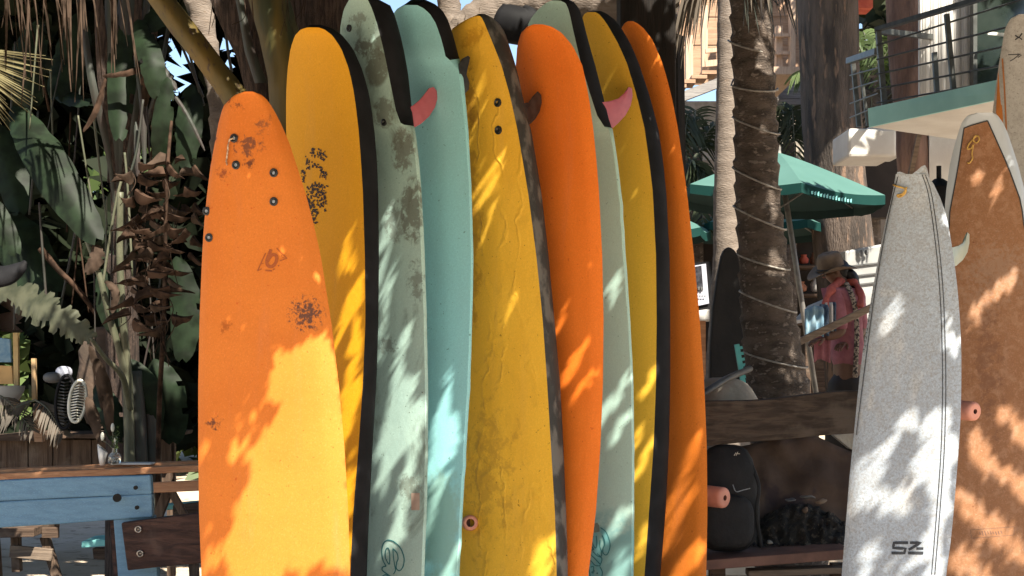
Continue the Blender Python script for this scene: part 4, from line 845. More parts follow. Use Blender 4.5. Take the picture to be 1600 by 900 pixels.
# --- coconut palm crown base behind boards 1 and 2
cp = empty('coconut_palm', P(450, 700, 6.9), 'coconut palm with thick yellow green leaf stalks behind the orange and yellow boards', 'palm'); cp.location.z = 0
def flatstem(rows, d, m, parent, name, Y):
    """stalk of crescent section: rows (py, xl, xr)"""
    vs = []; n = 9
    for py, a, b in rows:
        for j in range(n):
            u = j / (n - 1); x = a + (b - a) * u; y = py; off = math.sin(math.pi * u) * d
            if len(rows[0]) > 3: pass
            vs.append(P(x, y, Y) + Vector((0, -off, 0)))
    fs = [(i * n + j, i * n + j + 1, (i + 1) * n + j + 1, (i + 1) * n + j) for i in range(len(rows) - 1) for j in range(n - 1)]
    k = len(vs); back = [v + Vector((0, d * .6, 0)) for v in vs]; vs += back; fs += [(f[3] + k, f[2] + k, f[1] + k, f[0] + k) for f in fs[:]]
    R_ = len(rows)
    for i in range(R_ - 1): fs += [(i * n, (i + 1) * n, (i + 1) * n + k, i * n + k), (i * n + n - 1, i * n + n - 1 + k, (i + 1) * n + n - 1 + k, (i + 1) * n + n - 1)]
    return mk(name, vs, fs, m, parent, auto=50)
flatstem([(-60, 192, 236), (0, 230, 275), (50, 266, 314), (100, 306, 352), (150, 342, 392), (230, 385, 440), (330, 420, 470)], .05, M['petiole'], cp, 'leaf_stalk', 6.4)
flatstem([(-60, 372, 440), (0, 388, 452), (60, 405, 470), (120, 418, 482), (220, 425, 490), (400, 430, 490)], .07, M['petiole2'], cp, 'leaf_stalk', 6.55)
flatstem([(-60, 300, 400), (0, 328, 410), (40, 345, 418), (90, 370, 425), (150, 385, 430), (260, 400, 440), (400, 420, 450)], .03, M['sheath'], cp, 'fibre_sheath', 6.75)
flatstem([(-60, 440, 545), (0, 446, 548), (40, 455, 545), (90, 462, 540), (200, 470, 530), (400, 470, 520)], .06, M['sheath'], cp, 'fibre_sheath', 6.75)
flatstem([(-60, 500, 600), (0, 505, 590), (50, 500, 570), (120, 490, 560), (200, 480, 540)], .05, M['sheath'], cp, 'fibre_sheath', 6.95)
flatstem([(-60, 355, 372), (20, 372, 384), (80, 382, 398), (130, 398, 418)], .02, M['stemdark'], cp, 'fibre_sheath', 6.5)
for i in range(14):
    x = random.uniform(330, 560); MB().tube(crom([tuple(P(x, -30, 6.45)), tuple(P(x + random.uniform(-8, 8), 5 + random.uniform(0, 20), 6.42)), tuple(P(x + random.uniform(-14, 14), 20 + random.uniform(0, 40), 6.44))], 4), .0016, 4).mk('fibre', M['drylight'], cp)
MB().tube([Vector((P(450, 700, 6.9).x, 6.9, 0)), P(450, 600, 6.9), P(448, 380, 6.9), P(446, 200, 6.9)], [.2, .16, .17, .15], 16).mk('trunk', M['trunkdark'], cp, smooth=True)

# ------------------------------------------------------------ palm trunks
def ringtrunk(name, label, rows, Y, m, ring=.10, amp=.012, cat='palm', seed=0, part='trunk', ground=0., lab2=None):
    """trunk from photo rows (py, xl, xr), with leaf-scar rings"""
    rows = sorted(rows, key=lambda r: -r[0]); pys = [r[0] for r in rows][::-1]; la = [r[1] for r in rows][::-1]; ra = [r[2] for r in rows][::-1]
    ya = min(pys); yb = max(pys); z1 = CAMH + (HOR - yb) / F * Y; z2 = CAMH + (HOR - ya) / F * Y
    root = empty(name, Vector((P((la[-1] + ra[-1]) / 2, yb, Y).x, Y, ground)), label, cat)
    vs = []; n = 20; st_ = int((z2 - ground) / ring * 6); rnd = random.Random(seed)
    for i in range(st_ + 1):
        z = ground + (z2 - ground) * i / st_; py = HOR - (z - CAMH) / Y * F; pc = min(yb, max(ya, py))
        xl = np.interp(pc, pys, la); xr = np.interp(pc, pys, ra); r = (xr - xl) / 2 * Y / F; cx = ((xl + xr) / 2 - 800) / F * Y
        ph_ = (z / ring + .35 * mnoise.noise(Vector((z * 2, seed, 0)))) % 1
        prof_ = 1 + amp / r * (ph_ ** 2 * 1.6 - .5)
        for j in range(n):
            a = 2 * math.pi * j / n; tilt = .25 * math.sin(a + seed)
            ph2 = (z / ring + tilt + .35 * mnoise.noise(Vector((z * 2 + math.cos(a) * .6, seed, math.sin(a) * .6)))) % 1
            rr = r * (1 + amp / r * (ph2 ** 2 * 1.6 - .6) + .03 * mnoise.noise(Vector((math.cos(a) * 2, math.sin(a) * 2, z * 3 + seed))))
            vs.append(Vector((cx + rr * math.cos(a), Y + rr * math.sin(a), z)))
    fs = [(i * n + j, i * n + (j + 1) % n, (i + 1) * n + (j + 1) % n, (i + 1) * n + j) for i in range(st_) for j in range(n)]
    mk(part, vs, fs, m, root, auto=45); return root
pm = ringtrunk('palm_tree', 'dark ringed palm trunk wound with white cable, in front of the green umbrella', [(-260, 1120, 1185), (0, 1140, 1205), (100, 1144, 1210), (200, 1147, 1215), (300, 1148, 1218), (400, 1153, 1230), (500, 1158, 1245), (560, 1163, 1256), (612, 1168, 1266), (720, 1176, 1288), (1000, 1180, 1300)], 7.6, M['trunkdark'], .125, .010, seed=2)
# spiral cable
tr = [(63, 1140, 1205, 80), (133, 1145, 1213, 138), (183, 1147, 1216, 208), (262, 1147, 1218, 295), (322, 1148, 1226, 358), (397, 1155, 1232, 420), (455, 1158, 1242, 487), (550, 1165, 1259, 573)]
pts = []
for (ya, xl, xr, yb2) in tr:
    for t in np.linspace(0, 1, 9):
        a = math.pi * t; x = (xl + xr) / 2 - math.cos(a) * (xr - xl + 5) / 2; y = ya + (yb2 - ya) * (1 - math.cos(a)) / 2 + 7 * math.sin(a); rr = (xr - xl + 5) / 2 * 7.6 / F
        p = P(x, y, 7.6); pts.append(Vector((p.x, 7.6 - rr * math.sin(a), CAMH + (HOR - y) / F * (7.6 - rr * math.sin(a)))))
    nx_ = pts[-1]
    for t in (.25, .5, .75):
        i = tr.index((ya, xl, xr, yb2)); y2 = tr[i + 1][0] if i + 1 < len(tr) else yb2 + 60; a = math.pi * (1 + t); rr = (xr - xl) / 2 * 7.6 / F
        p = P((xl + xr) / 2 - math.cos(a) * (xr - xl) / 2, yb2 + (y2 - yb2) * t, 7.6); pts.append(p - Vector((0, rr * math.sin(a), 0)))
tag(MB().tube(pts, .0052, 6).mk('light_cable', M['wire'], smooth=True), 'thin white cable spiralling down the dark palm trunk', 'cable')
p2 = ringtrunk('palm_tree', 'pale sunlit ringed palm trunk just left of the dark one', [(-260, 1120, 1160), (0, 1121, 1158), (100, 1120, 1158), (200, 1118, 1156), (300, 1115, 1158), (400, 1114, 1162), (500, 1108, 1168), (620, 1100, 1175), (700, 1098, 1178)], 10.2, M['trunkpale'], .17, .003, seed=5, ground=.4)
p3 = ringtrunk('palm_tree', 'pale palm trunk rising from behind the turquoise board, top centre', [(-260, 678, 716), (0, 683, 719), (60, 686, 722), (150, 688, 726), (400, 690, 735), (900, 690, 745)], 9.0, M['trunkpale'], .12, .006, seed=8)
p4 = ringtrunk('palm_tree', 'pinkish grey palm trunk between the yellow green stalks, top left', [(-260, 270, 320), (0, 288, 330), (50, 300, 338), (110, 318, 348), (160, 326, 352), (400, 336, 362), (900, 350, 372)], 8.6, M['trunkpale'], .14, .008, seed=11)
# curving pale trunk across the top with a black sleeve
cvp = empty('leaning_palm', P(860, 5, 7.8), 'pale fuzzy palm trunk leaning across the top with a black strap round it', 'palm')
pts = [P(680, 150, 7.8), P(706, 88, 7.8), P(738, 50, 7.8), P(785, 18, 7.8), P(840, -2, 7.8), P(900, -5, 7.8), P(965, 15, 7.8), P(1030, 60, 7.9), P(1040, 1000, 7.9)]
pts[-1].z = 0
pp = crom([tuple(p) for p in pts[:-1]], 10); rad = [.13 + .012 * ((i % 4) / 4) for i in range(len(pp))]
rad = [r_ * (.7 + .5 * min(1, i / 40)) for i, r_ in enumerate(rad)]
MB().tube(pp, rad, 20).mk('trunk', M['trunkpale'], cvp, smooth=True)
MB().tube([pp[-1], pts[-1]], [.14, .16], 12).mk('prop', M['darkwood'], cvp)
pp0 = [P(780, 32, 7.72), P(800, 38, 7.70), P(822, 40, 7.70), P(835, 30, 7.72)]
MB().tube(crom([tuple(p) for p in pp0], 4), [.085] + [.105] * 11 + [.06], 16).mk('strap', M['slick'], cvp, smooth=True)
rb = random.Random(3); mb = MB()
for i in range(260):
    j = rb.randrange(10, 62); p = pp[min(j, len(pp) - 1)]; a = rb.uniform(math.pi * .9, math.pi * 2.1); q = p + Vector((rb.uniform(-.05, .05), math.sin(a) * .13, math.cos(a) * .13 * (-1 if rb.random() < .5 else 1)))
    d = Vector((rb.uniform(-.3, .3), rb.uniform(-.3, 0), -1)).normalized() * rb.uniform(.03, .09); mb.add([q, q + Vector((.003, 0, 0)), q + d], [(0, 1, 2)])
tag(mb.mk('bark_fibres', M['drylight'], cvp), kind='stuff')
# big tree trunks on the right
def rough_trunk(name, label, rows, Y, m, seed=0, amp=.06, cat='tree', ground=0.):
    rows = sorted(rows); pys = [r[0] for r in rows]; la = [r[1] for r in rows]; ra = [r[2] for r in rows]
    z2 = CAMH + (HOR - rows[0][0]) / F * Y; root = empty(name, Vector((P((la[-1] + ra[-1]) / 2, 0, Y).x, Y, ground)), label, cat); vs = []; n = 32; st_ = 70
    for i in range(st_ + 1):
        z = ground + (z2 - ground) * i / st_; py = HOR - (z - CAMH) / Y * F; pc = min(rows[-1][0], max(rows[0][0], py))
        xl = np.interp(pc, pys, la); xr = np.interp(pc, pys, ra); r = (xr - xl) / 2 * Y / F; cx = ((xl + xr) / 2 - 800) / F * Y
        for j in range(n):
            a = 2 * math.pi * j / n; v = Vector((math.cos(a) * 2.2, math.sin(a) * 2.2, z * .5 + seed)); h = mnoise.noise(v) * .8 + .5 * mnoise.noise(v * 2.3) + .25 * mnoise.noise(v * 6)
            rr = r * (1 + amp * 2 * h); vs.append(Vector((cx + rr * math.cos(a), Y + rr * math.sin(a), z)))
    fs = [(i * n + j, i * n + (j + 1) % n, (i + 1) * n + (j + 1) % n, (i + 1) * n + j) for i in range(st_) for j in range(n)]
    mk('trunk', vs, fs, m, root); return root
rough_trunk('old_tree', 'massive grey brown tree trunk behind the umbrella and the person in the hat', [(-260, 1235, 1335), (0, 1246, 1340), (100, 1250, 1343), (200, 1254, 1347), (280, 1260, 1354), (350, 1268, 1362), (420, 1276, 1370), (520, 1285, 1378), (620, 1290, 1385)], 14.6, M['bark'], 3, .045, ground=.4)
rough_trunk('tree', 'pinkish brown tree trunk behind the balcony railing', [(-260, 1370, 1440), (0, 1384, 1436), (80, 1388, 1444), (160, 1396, 1448), (260, 1402, 1455), (400, 1410, 1462)], 10.4, M['barkpink'], 9, .05)

# ------------------------------------------------------------ terrace, walls and buildings on the right
mb = MB(); mb.box((5.2, 20, .22), 10, 21, .44); tag(mb.mk('terrace', M['sand']), 'raised sandy terrace of the beach bar', None, None, 'structure')
bar = empty('beach_bar', P(1200, 500, 17.5), 'shaded open beach bar with dark back wall and shelves behind the umbrella', 'building'); bar.location.z = 0
def quadbox(name, x0, y0, x1, y1, Y, d, m, parent, bevel=0):
    a = P(x0, y0, Y); b = P(x1, y1, Y); mb = MB(); mb.box(((a.x + b.x) / 2, Y + d / 2, (a.z + b.z) / 2), abs(b.x - a.x), d, abs(a.z - b.z)); return mb.mk(name, m, parent, bevel=bevel)
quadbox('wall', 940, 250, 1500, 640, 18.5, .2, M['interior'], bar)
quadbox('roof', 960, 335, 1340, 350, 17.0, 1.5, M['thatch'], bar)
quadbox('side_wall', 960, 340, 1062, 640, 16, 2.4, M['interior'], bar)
for i in range(3): quadbox('shelf', 1225, 415 + i * 44, 1330, 419 + i * 44, 17.9, .5, M['oldwood'], bar)
quadbox('counter', 1100, 555, 1330, 640, 17.0, .5, M['oldwood'], bar)
wares = 'wares on the bar shelves'
rb = random.Random(4)
for i, (x, y, w_, h_, m) in enumerate(((1240, 412, 12, 20, 'terra'), (1256, 412, 14, 14, 'redlit'), (1272, 413, 12, 18, 'terra'), (1250, 456, 20, 16, 'terra'), (1276, 456, 18, 24, 'whitecloth'), (1234, 456, 9, 20, 'redlit'), (1290, 413, 10, 16, 'terra'))):
    c = P(x, y, 18.1); k = 18.1 / F; mb = MB(); mb.tube([c + Vector((0, 0, z * h_ * k)) for z in (0, .1, .5, .8, 1)], [w_ * k * .35, w_ * k * .5, w_ * k * .55, w_ * k * .3, w_ * k * .35], 12)
    tag(mb.mk('pot', M[m], smooth=True), ['small brown pot at the left end of the upper shelf', 'squat red pot beside the brown one on the upper shelf', 'tall brown pot on the upper shelf behind the umbrella pole', 'wide brown bowl on the lower shelf', 'white jar on the lower shelf', 'slim red jar at the left end of the lower shelf', 'small brown pot at the right end of the upper shelf'][i], 'pot', wares)
tw = empty('side_table', P(1265, 500, 13.6), 'white topped table catching the sun right of the umbrella pole', 'table')
MB().prism([P(1238, 502, 13.6), P(1290, 492, 13.6), P(1290, 466, 14.0), P(1262, 478, 14.0)], (0, 0, -.03)).mk('tabletop', M['whitecloth'], tw)
MB().bar(P(1262, 498, 13.8), Vector((P(1262, 600, 13.8).x, 13.8, .44)), .05, .05).mk('leg', M['oldwood'], tw)
tw = empty('low_table', P(1100, 500, 11.6), 'white topped table below the framed menu board', 'table')
MB().box(P(1098, 493, 11.7), .16, .35, .09).mk('tabletop', M['whitecloth'], tw, bevel=.01)
MB().bar(P(1094, 500, 11.7), Vector((P(1094, 600, 11.7).x, 11.7, .44)), .08, .08).mk('leg', M['redlit'] if 0 else M['tablewood'], tw)
# framed menu board
mn = empty('menu_board', P(1095, 450, 10.9), 'black framed white menu board with a dark picture, at the right end of the row', 'sign')
MB().prism([P(1070, 412, 10.95), P(1112, 408, 10.95), P(1114, 482, 10.95), P(1070, 488, 10.95)], (0, .05, 0)).mk('frame', M['slick'], mn)
MB().prism([P(1072, 417, 10.93), P(1103, 412, 10.93), P(1108, 474, 10.93), P(1072, 482, 10.93)], (0, .01, 0)).mk('print', M['paper'], mn)
MB().prism([P(1074, 419, 10.92), P(1096, 415, 10.92), P(1099, 453, 10.92), P(1074, 458, 10.92)], (0, .005, 0)).mk('picture', M['screen'], mn)
mb = MB()
for i in range(3): mb.prism([P(1086 + i * 4.5, 448, 10.91), P(1089 + i * 4.5, 447.6, 10.91), P(1089 + i * 4.5, 453, 10.91), P(1086 + i * 4.5, 453.5, 10.91)], (0, .003, 0))
for i in range(4): mb.prism([P(1088 + i * 4, 462, 10.91), P(1090.5 + i * 4, 461.6, 10.91), P(1090.5 + i * 4, 463.4, 10.91), P(1088 + i * 4, 463.8, 10.91)], (0, .003, 0))
mb.mk('lettering', M['groove'], mn)
# dark board leaning behind the palm
dk = MB(); rows = [(386, 1136, 1142), (391, 1131, 1148), (400, 1127, 1155), (430, 1121, 1162), (480, 1114, 1168), (540, 1110, 1172), (620, 1108, 1176)]
pl = [P(a, y, 9.4) for y, a, b in rows] + [P(b, y, 9.4) for y, a, b in rows[::-1]]
tag(dk.prism(pl, (0, .07, 0)).mk('dark_surfboard', mat('weathered_black', (.008, .007, .007), (.014, .012, .011), 5, .85, .4, 30), bevel=.02), 'dark round nosed surfboard in shadow between the two palm trunks', 'surfboard')
ch = empty('teal_chair', P(1160, 570, 9.0), 'teal slatted chair back peeping out left of the dark palm trunk', 'chair')
MB().bar(P(1151, 538, 9.0), P(1164, 615, 9.0), .03, .03).mk('frame', M['teal'], ch)
for i in range(6): MB().bar(P(1153 + i * 1.5, 544 + i * 9, 9.0), P(1172 + i * 1.2, 541 + i * 9, 9.0), .018, .015).mk('slat', M['teal'], ch)
# tube, stone
tag(MB().tube([P(1070, 632, 6.55), P(1100, 614, 6.6), P(1135, 592, 6.8), P(1172, 576, 7.1)], .016, 10).mk('metal_tube', M['rust'], smooth=True), 'dark metal tube slanting over the pale stone behind the beam', 'tube')
mb = MB(); mb.ball(P(1135, 640, 7.0), .17, .12, .16, 24, 16); mb.ball(P(1115, 612, 7.0), .05, .05, .05)
for v in mb.v: v += Vector((mnoise.noise(v * 7) * .03, 0, mnoise.noise(v * 9) * .03))
tag(mb.mk('pale_stone', M['concrete'], smooth=True), 'rough pale stone behind the left end of the beam', 'stone')
# diagonal rail
tag(MB().bar(P(1247, 535, 9.6), P(1400, 462, 9.6), 11 * 9.6 / F, .04).mk('handrail', M['greywood'], bevel=.006), 'grey wooden handrail slanting in front of the person in the hat', 'handrail')
# under the beam: bench, backpack, canvas, heap
bn = empty('low_bench', P(1210, 860, 6.6), 'low wooden bench under the beam carrying the black backpack', 'bench'); bn.location.z = 0
topslab('seat', (1095, 876), (1330, 858), 6.35, 6.45, .45, .045, mat('bench_pinkwood', (.17, .085, .06), (.11, .055, .04), 8, .7, .3, 30), bn)
MB().bar(P(1120, 885, 6.6), Vector((P(1120, 885, 6.6).x, 6.6, 0)), .07, .07).mk('leg', M['oldwood'], bn); MB().bar(P(1310, 880, 6.6), Vector((P(1310, 880, 6.6).x, 6.6, 0)), .07, .07).mk('leg', M['oldwood'], bn)
topslab('stretcher', (1170, 892), (1330, 886), 6.5, 6.5, .10, .03, M['greywood'], bn)
bp = empty('backpack', P(1140, 862, 6.45), 'black backpack with a small white mark, standing on the low bench', 'backpack')
def softbox(c, sx, sy, sz, e=3.2, n=22, k=14, fn=None):
    mb = MB(); mb.ball((0, 0, 0), 1, 1, 1, n, k)
    for v in mb.v:
        q = (abs(v.x) ** e + abs(v.y) ** e + abs(v.z) ** e) ** (1 / e) or 1
        s_ = 1 / max(.001, q); r = v.length; v *= s_ * r
        v.x *= sx; v.y *= sy; v.z *= sz
        if fn: fn(v)
        v += Vector(c)
    return mb
def bpf(v):
    v.x *= 1 - .16 * max(0, v.z / .24); v += Vector((mnoise.noise(v * 12), mnoise.noise(v * 12 + Vector((5, 0, 0))), 0)) * .012
softbox(P(1136, 778, 6.55), .15, .10, .245, 3.4, fn=bpf).mk('body', M['black'], bp, smooth=True)
softbox(P(1136, 815, 6.44), .12, .05, .12, 3.4).mk('pocket', M['black'], bp, smooth=True)
MB().tube(crom([tuple(P(1172, 720, 6.5)), tuple(P(1186, 760, 6.45)), tuple(P(1182, 800, 6.45)), tuple(P(1190, 855, 6.5))], 5), .009, 6, flat=.4).mk('strap', M['black'], bp, smooth=True)
MB().tube(crom([tuple(P(1145, 757, 6.42)), tuple(P(1150, 768, 6.41)), tuple(P(1160, 766, 6.41)), tuple(P(1172, 763, 6.42))], 4), .0022, 5).mk('zip', M['screw'], bp)
mb = MB()
for a, b in (((1147, 712), (1150, 707)), ((1150, 712), (1153, 706)), ((1149, 709), (1156, 709))): mb.tube([P(*a, 6.43), P(*b, 6.43)], .0014, 4)
mb.mk('printed_mark', M['petal'], bp)
cv = MB(); rows = []
pl = [(1178, 692), (1200, 672), (1240, 668), (1272, 680), (1310, 700), (1345, 715), (1345, 800), (1180, 810)]
top = [(1150, 700), (1180, 692), (1215, 685), (1250, 684), (1276, 681), (1300, 693), (1335, 708), (1360, 716)]
vs = []; nI = 24; nJ = 12
for i in range(nI):
    t = i / (nI - 1); x = 1150 + 210 * t; yt = np.interp(x, [p[0] for p in top], [p[1] for p in top]) 
    for j in range(nJ):
        u = j / (nJ - 1); q = P(x, yt + (812 - yt) * u, 7.05); q.y += .05 * mnoise.noise(Vector((x * .03, u * 3, 0))) - .12 * u; vs.append(q)
fs = [(i * nJ + j, i * nJ + j + 1, (i + 1) * nJ + j + 1, (i + 1) * nJ + j) for i in range(nI - 1) for j in range(nJ - 1)]
o = mk('canvas_sheet', vs, fs, M['canvas']); sm = o.modifiers.new('solid', 'SOLIDIFY'); sm.thickness = .02
tag(o, 'brown canvas sheet draped behind the backpack under the beam', 'canvas')
mb = MB(); rb = random.Random(8); vs = []; 
nI, nJ = 40, 16
for i in range(nI):
    for j in range(nJ):
        x = 1172 + 175 * i / (nI - 1); t = j / (nJ - 1); h = math.sin(math.pi * min(1, .15 + .8 * i / nI)) * 62; q = P(x, 852 - h * math.sin(math.pi * .5 * min(1, t * 1.3)), 6.65 + .3 * t)
        q += Vector((0, mnoise.noise(Vector((x * .1, t * 5, 0))) * .05, mnoise.noise(Vector((x * .12, t * 6, 2))) * .03)); vs.append(q)
fs = [(i * nJ + j, i * nJ + j + 1, (i + 1) * nJ + j + 1, (i + 1) * nJ + j) for i in range(nI - 1) for j in range(nJ - 1)]
tag(mk('net_heap', vs, fs, M['net']), 'heap of dark netting on the bench right of the backpack', 'net')
for i, (x, y, a_, b_, m) in enumerate(((1262, 777, 13, 2.6, 'groove'), (1283, 783, 10, 4, 'greywood'), (1258, 797, 5, 5, 'greywood'), (1235, 780, 9, 2, 'groove'), (1203, 848, 5, 4, 'concrete'))):
    k = 6.5 / F; mb = MB(); mb.ball(P(x, y, 6.6), a_ * k, .02, b_ * k, 10, 6)
    for v in mb.v: v += Vector((0, 0, mnoise.noise(v * 30) * .012))
    tag(mb.mk('scrap', M[m], smooth=True), ['long white scrap on top of the net heap', 'pale rounded scrap right of the white one on the net heap', 'small round pale scrap in the middle of the net heap', 'bluish scrap at the left of the net heap top', 'small stone lying on the bench beside the backpack'][i], 'scrap')
quad = [P(1303, 680, 8.2), P(1345, 676, 8.2), P(1345, 706, 8.2), P(1330, 702, 8.2)]
tag(MB().prism(quad, (0, .1, 0)).mk('stone_edge', M['concrete']), 'pale stone corner under the beam beside the white board', 'stone')

# ------------------------------------------------------------ umbrellas
def umbrella(c, r, h, nseg, label, tx=0, rot=0, polebase=None, name='parasol', val=.085):
    root = empty(name, Vector((c.x, c.y, .44)), label, 'umbrella', 'green parasols over the terrace')
    MT = Matrix.Rotation(tx, 3, 'Y'); ap = c + Vector((0, 0, h)); ve = []; 
    def eave(a, f=1., dz=0): v = MT @ Vector((math.cos(a) * r * f, math.sin(a) * r * f, -h * f ** 1.12 + dz)); return ap + v
    for k in range(nseg):
        a0 = rot + 2 * math.pi * k / nseg; a1 = rot + 2 * math.pi * (k + 1) / nseg; nr, nc = 8, 8; vs = []
        for i in range(nr + 1):
            f = .02 + .98 * i / nr
            for j in range(nc + 1):
                u = j / nc; p = eave(a0, f).lerp(eave(a1, f), u); sag = .035 * math.sin(math.pi * u) * f; vs.append(p - Vector((0, 0, sag)))
        fs = [(i * (nc + 1) + j, i * (nc + 1) + j + 1, (i + 1) * (nc + 1) + j + 1, (i + 1) * (nc + 1) + j) for i in range(nr) for j in range(nc)]
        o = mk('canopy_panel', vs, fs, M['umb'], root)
        o2 = mk('shade_layer', [v - Vector((0, 0, .012)) for v in vs], [f[::-1] for f in fs], M['umbshade'], o)
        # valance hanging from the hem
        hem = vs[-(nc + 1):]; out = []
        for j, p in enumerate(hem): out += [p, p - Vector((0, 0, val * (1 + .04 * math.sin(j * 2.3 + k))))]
        fs = [(2 * j, 2 * j + 1, 2 * j + 3, 2 * j + 2) for j in range(nc)]; ov = mk('valance', out, fs, M['umb2'], root); mk('shade_layer', [p + (Vector((c.x, c.y, p.z)) - p).normalized() * .006 for p in out], fs, M['umbshade'], ov)
        MB().tube([eave(a0, .03, -.03), eave(a0, .6, -.03), eave(a0, .98, -.02)], .008, 5).mk('rib', M['pole'], root)
        hub = ap + MT @ Vector((0, 0, -h * 1.35)); MB().tube([hub, eave(a0, .5, -.03)], .007, 5).mk('strut', M['pole'], root)
    top = ap + MT @ Vector((0, 0, .03)); b = polebase or Vector((c.x, c.y, .44))
    MB().tube([top, b], .026, 10).mk('pole', M['pole'], root, smooth=True)
    MB().ball(top, .03, .03, .04).mk('finial', M['pole'], root, smooth=True)
    return root, eave
# near parasol
A0 = P(1215, 238, 13.0); pb = P(1275, 615, 13.0)
uc = Vector((A0.x, 13.0, A0.z - .40))
ur, ev = umbrella(uc, 1.0, .40, 6, 'large green parasol with a dark valance over the terrace, right of the dark palm trunk', tx=R(3), rot=R(-28), polebase=pb)
# faint white print on the valance
mb = MB()
ha, hb2 = ev(R(-88)), ev(R(-28)); on = (hb2 - ha).normalized(); outn = Vector((on.y, -on.x, 0)).normalized()
for k in range(14):
    p = ha.lerp(hb2, .10 + .035 * k) + Vector((0, 0, -.075 - .035 * math.sin(math.pi * (.10 + .035 * k)))) + outn * .012
    mb.prism([p, p + on * .020, p + on * .022 + Vector((0, 0, .028 + .006 * (k % 3))), p + Vector((0, 0, .022))], outn * .003)
mb.mk('valance_lettering', M['tealbright'], ur)
umbrella(P(1196, 356, 15.2), .98, .30, 6, 'second green parasol lower and farther back, mostly hidden by the near one', tx=0, rot=R(-15), polebase=Vector((P(1196, 0, 15.2).x, 15.2, .44)))
umbrella(P(1040, 360, 14.5), .48, .2, 6, 'small green parasol edge showing beside the orange end board', rot=R(10), polebase=Vector((P(1040, 0, 14.5).x, 14.5, .44)))

# ------------------------------------------------------------ peach timber house far behind
hs = empty('timber_house', P(1150, 100, 21), 'peach coloured timber house with open balconies high behind the palm trunks', 'house'); hs.location.z = 0
quadbox('wall', 1060, -260, 1255, 118, 22.5, .3, M['palewoodx'], hs)
for i in range(12): quadbox('wall_board', 1062, -150 + i * 22, 1253, -150 + i * 22 + 21.75, 22.44 - .012 * (i % 2), .05, M['palewoodx'], hs)
quadbox('wall_board', 1040, 100, 1128, 132, 22.38, .05, M['palewoodx'], hs); quadbox('post', 1236, -200, 1243, 116, 20.6, .2, M['palewood'], hs); quadbox('post', 1213, 40, 1223, 112, 20.8, .15, M['palewood'], hs)
quadbox('post', 1072, 55, 1083, 124, 20.6, .15, M['palewood'], hs); quadbox('post', 1097, 8, 1106, 116, 20.8, .15, M['palewood'], hs)
quadbox('floor_beam', 1195, 104, 1250, 116, 20.4, 2.1, M['palewood'], hs)
quadbox('railing_bar', 1206, 52, 1240, 57, 20.7, .08, M['palewood'], hs); quadbox('railing_bar', 1206, 80, 1240, 85, 20.7, .08, M['palewood'], hs)
MB().bar(P(1102, 80, 20.6), P(1122, 78, 20.6), .06, .06).mk('railing_bar', M['palewood'], hs); MB().bar(P(1102, 100, 20.6), P(1124, 98, 20.6), .09, .06).mk('railing_bar', M['palewood'], hs)
for i, (x, y) in enumerate(((1058, 138), (1072, 131), (1090, 124), (1106, 117))): MB().box(P(x, y, 20.3), .22, .4, .05).mk('stair_tread', M['palewoodx'], hs)
MB().bar(P(1050, 158, 20.2), P(1122, 130, 20.2), .13, .1).mk('stair_beam', M['siding'], hs)
for i in range(5): quadbox('siding_board', 1195, 124 + i * 10, 1262, 124 + i * 10 + 9.2, 22.3 - .01 * (i % 2), .1, M['siding'], hs)
quadbox('shadow_strip', 1195, 116, 1262, 123.4, 22.35, .1, M['interior'], hs)  # dark strip painting in the shadow beneath the floor beam
quadbox('lower_wall', 960, 158, 1560, 640, 24, .3, M['concrete'], hs)
tag(quadbox('red_awning', 1341, -60, 1364, 12, 15.2, .3, M['redlit'], None), 'red cloth edge at the very top between the trunks', 'awning')

# ------------------------------------------------------------ white house with teal balcony
wh = empty('white_house', P(1500, 100, 9), 'white house with a teal edged concrete balcony, dark railing and white curtain, upper right', 'house'); wh.location.z = 0
A = P(1358, 170, 8.95); A2 = P(1360, 199, 8.95); B = P(1553, 127, 8.0); B2 = P(1553, 158, 8.0)
zt = (A.z + B.z) / 2; zb = (A2.z + B2.z) / 2
A.z, B.z, A2.z, B2.z = A.z, B.z, A2.z, B2.z
Bx = B + (B - A) * .6; Bx2 = B2 + (B2 - A2) * .6
off = Vector((2.2, 1.6, 0))
MB().add([A, Bx, Bx + off, A + off, A2, Bx2, Bx2 + off, A2 + off], [(0, 1, 2, 3), (7, 6, 5, 4), (1, 5, 6, 2), (2, 6, 7, 3), (3, 7, 4, 0), (0, 4, 5, 1)]).mk('balcony_slab', M['white'], wh, bevel=.006)
e = Vector((-.012, -.012, 0)); o1 = Vector((.02, .02, 0))
MB().add([A + e, Bx + e, Bx + o1 * 0, A, A2 + e, Bx2 + e, Bx2, A2], [(0, 1, 5, 4), (0, 3, 2, 1), (4, 5, 6, 7), (0, 4, 7, 3), (1, 2, 6, 5)]).mk('slab_edge', M['slabteal'], wh)
quadbox('curtain', 1438, -200, 1528, 150, 9.9, .05, M['curtain'], wh)
mb = MB()
for i in range(22):
    x = 1438 + i * 4.1; mb.tube([P(x, -200, 9.86), P(x + 1, 150, 9.86)], .012 + .006 * (i % 3), 6)
mb.mk('curtain_folds', M['curtain'], wh, smooth=True)
quadbox('window_frame', 1521, -200, 1527, 150, 9.7, .08, M['rail'], wh); quadbox('glass', 1527, -200, 1700, 150, 9.75, .03, M['glass'], wh)
MB().bar(P(1543, 52, 9.6), P(1575, 55, 9.6), .02, .02).mk('window_bar', M['petal'], wh)
quadbox('wall', 1452, 150, 1760, 900, 10.3, .25, M['white'], wh)
def railrow(ya, yb2, r, name, x0=1370, x1=1600, Y0=8.9, Y1=7.85):
    return MB().tube([P(x0, ya, Y0), P(x1, yb2, Y1)], r, 6).mk(name, M['rail'], wh)
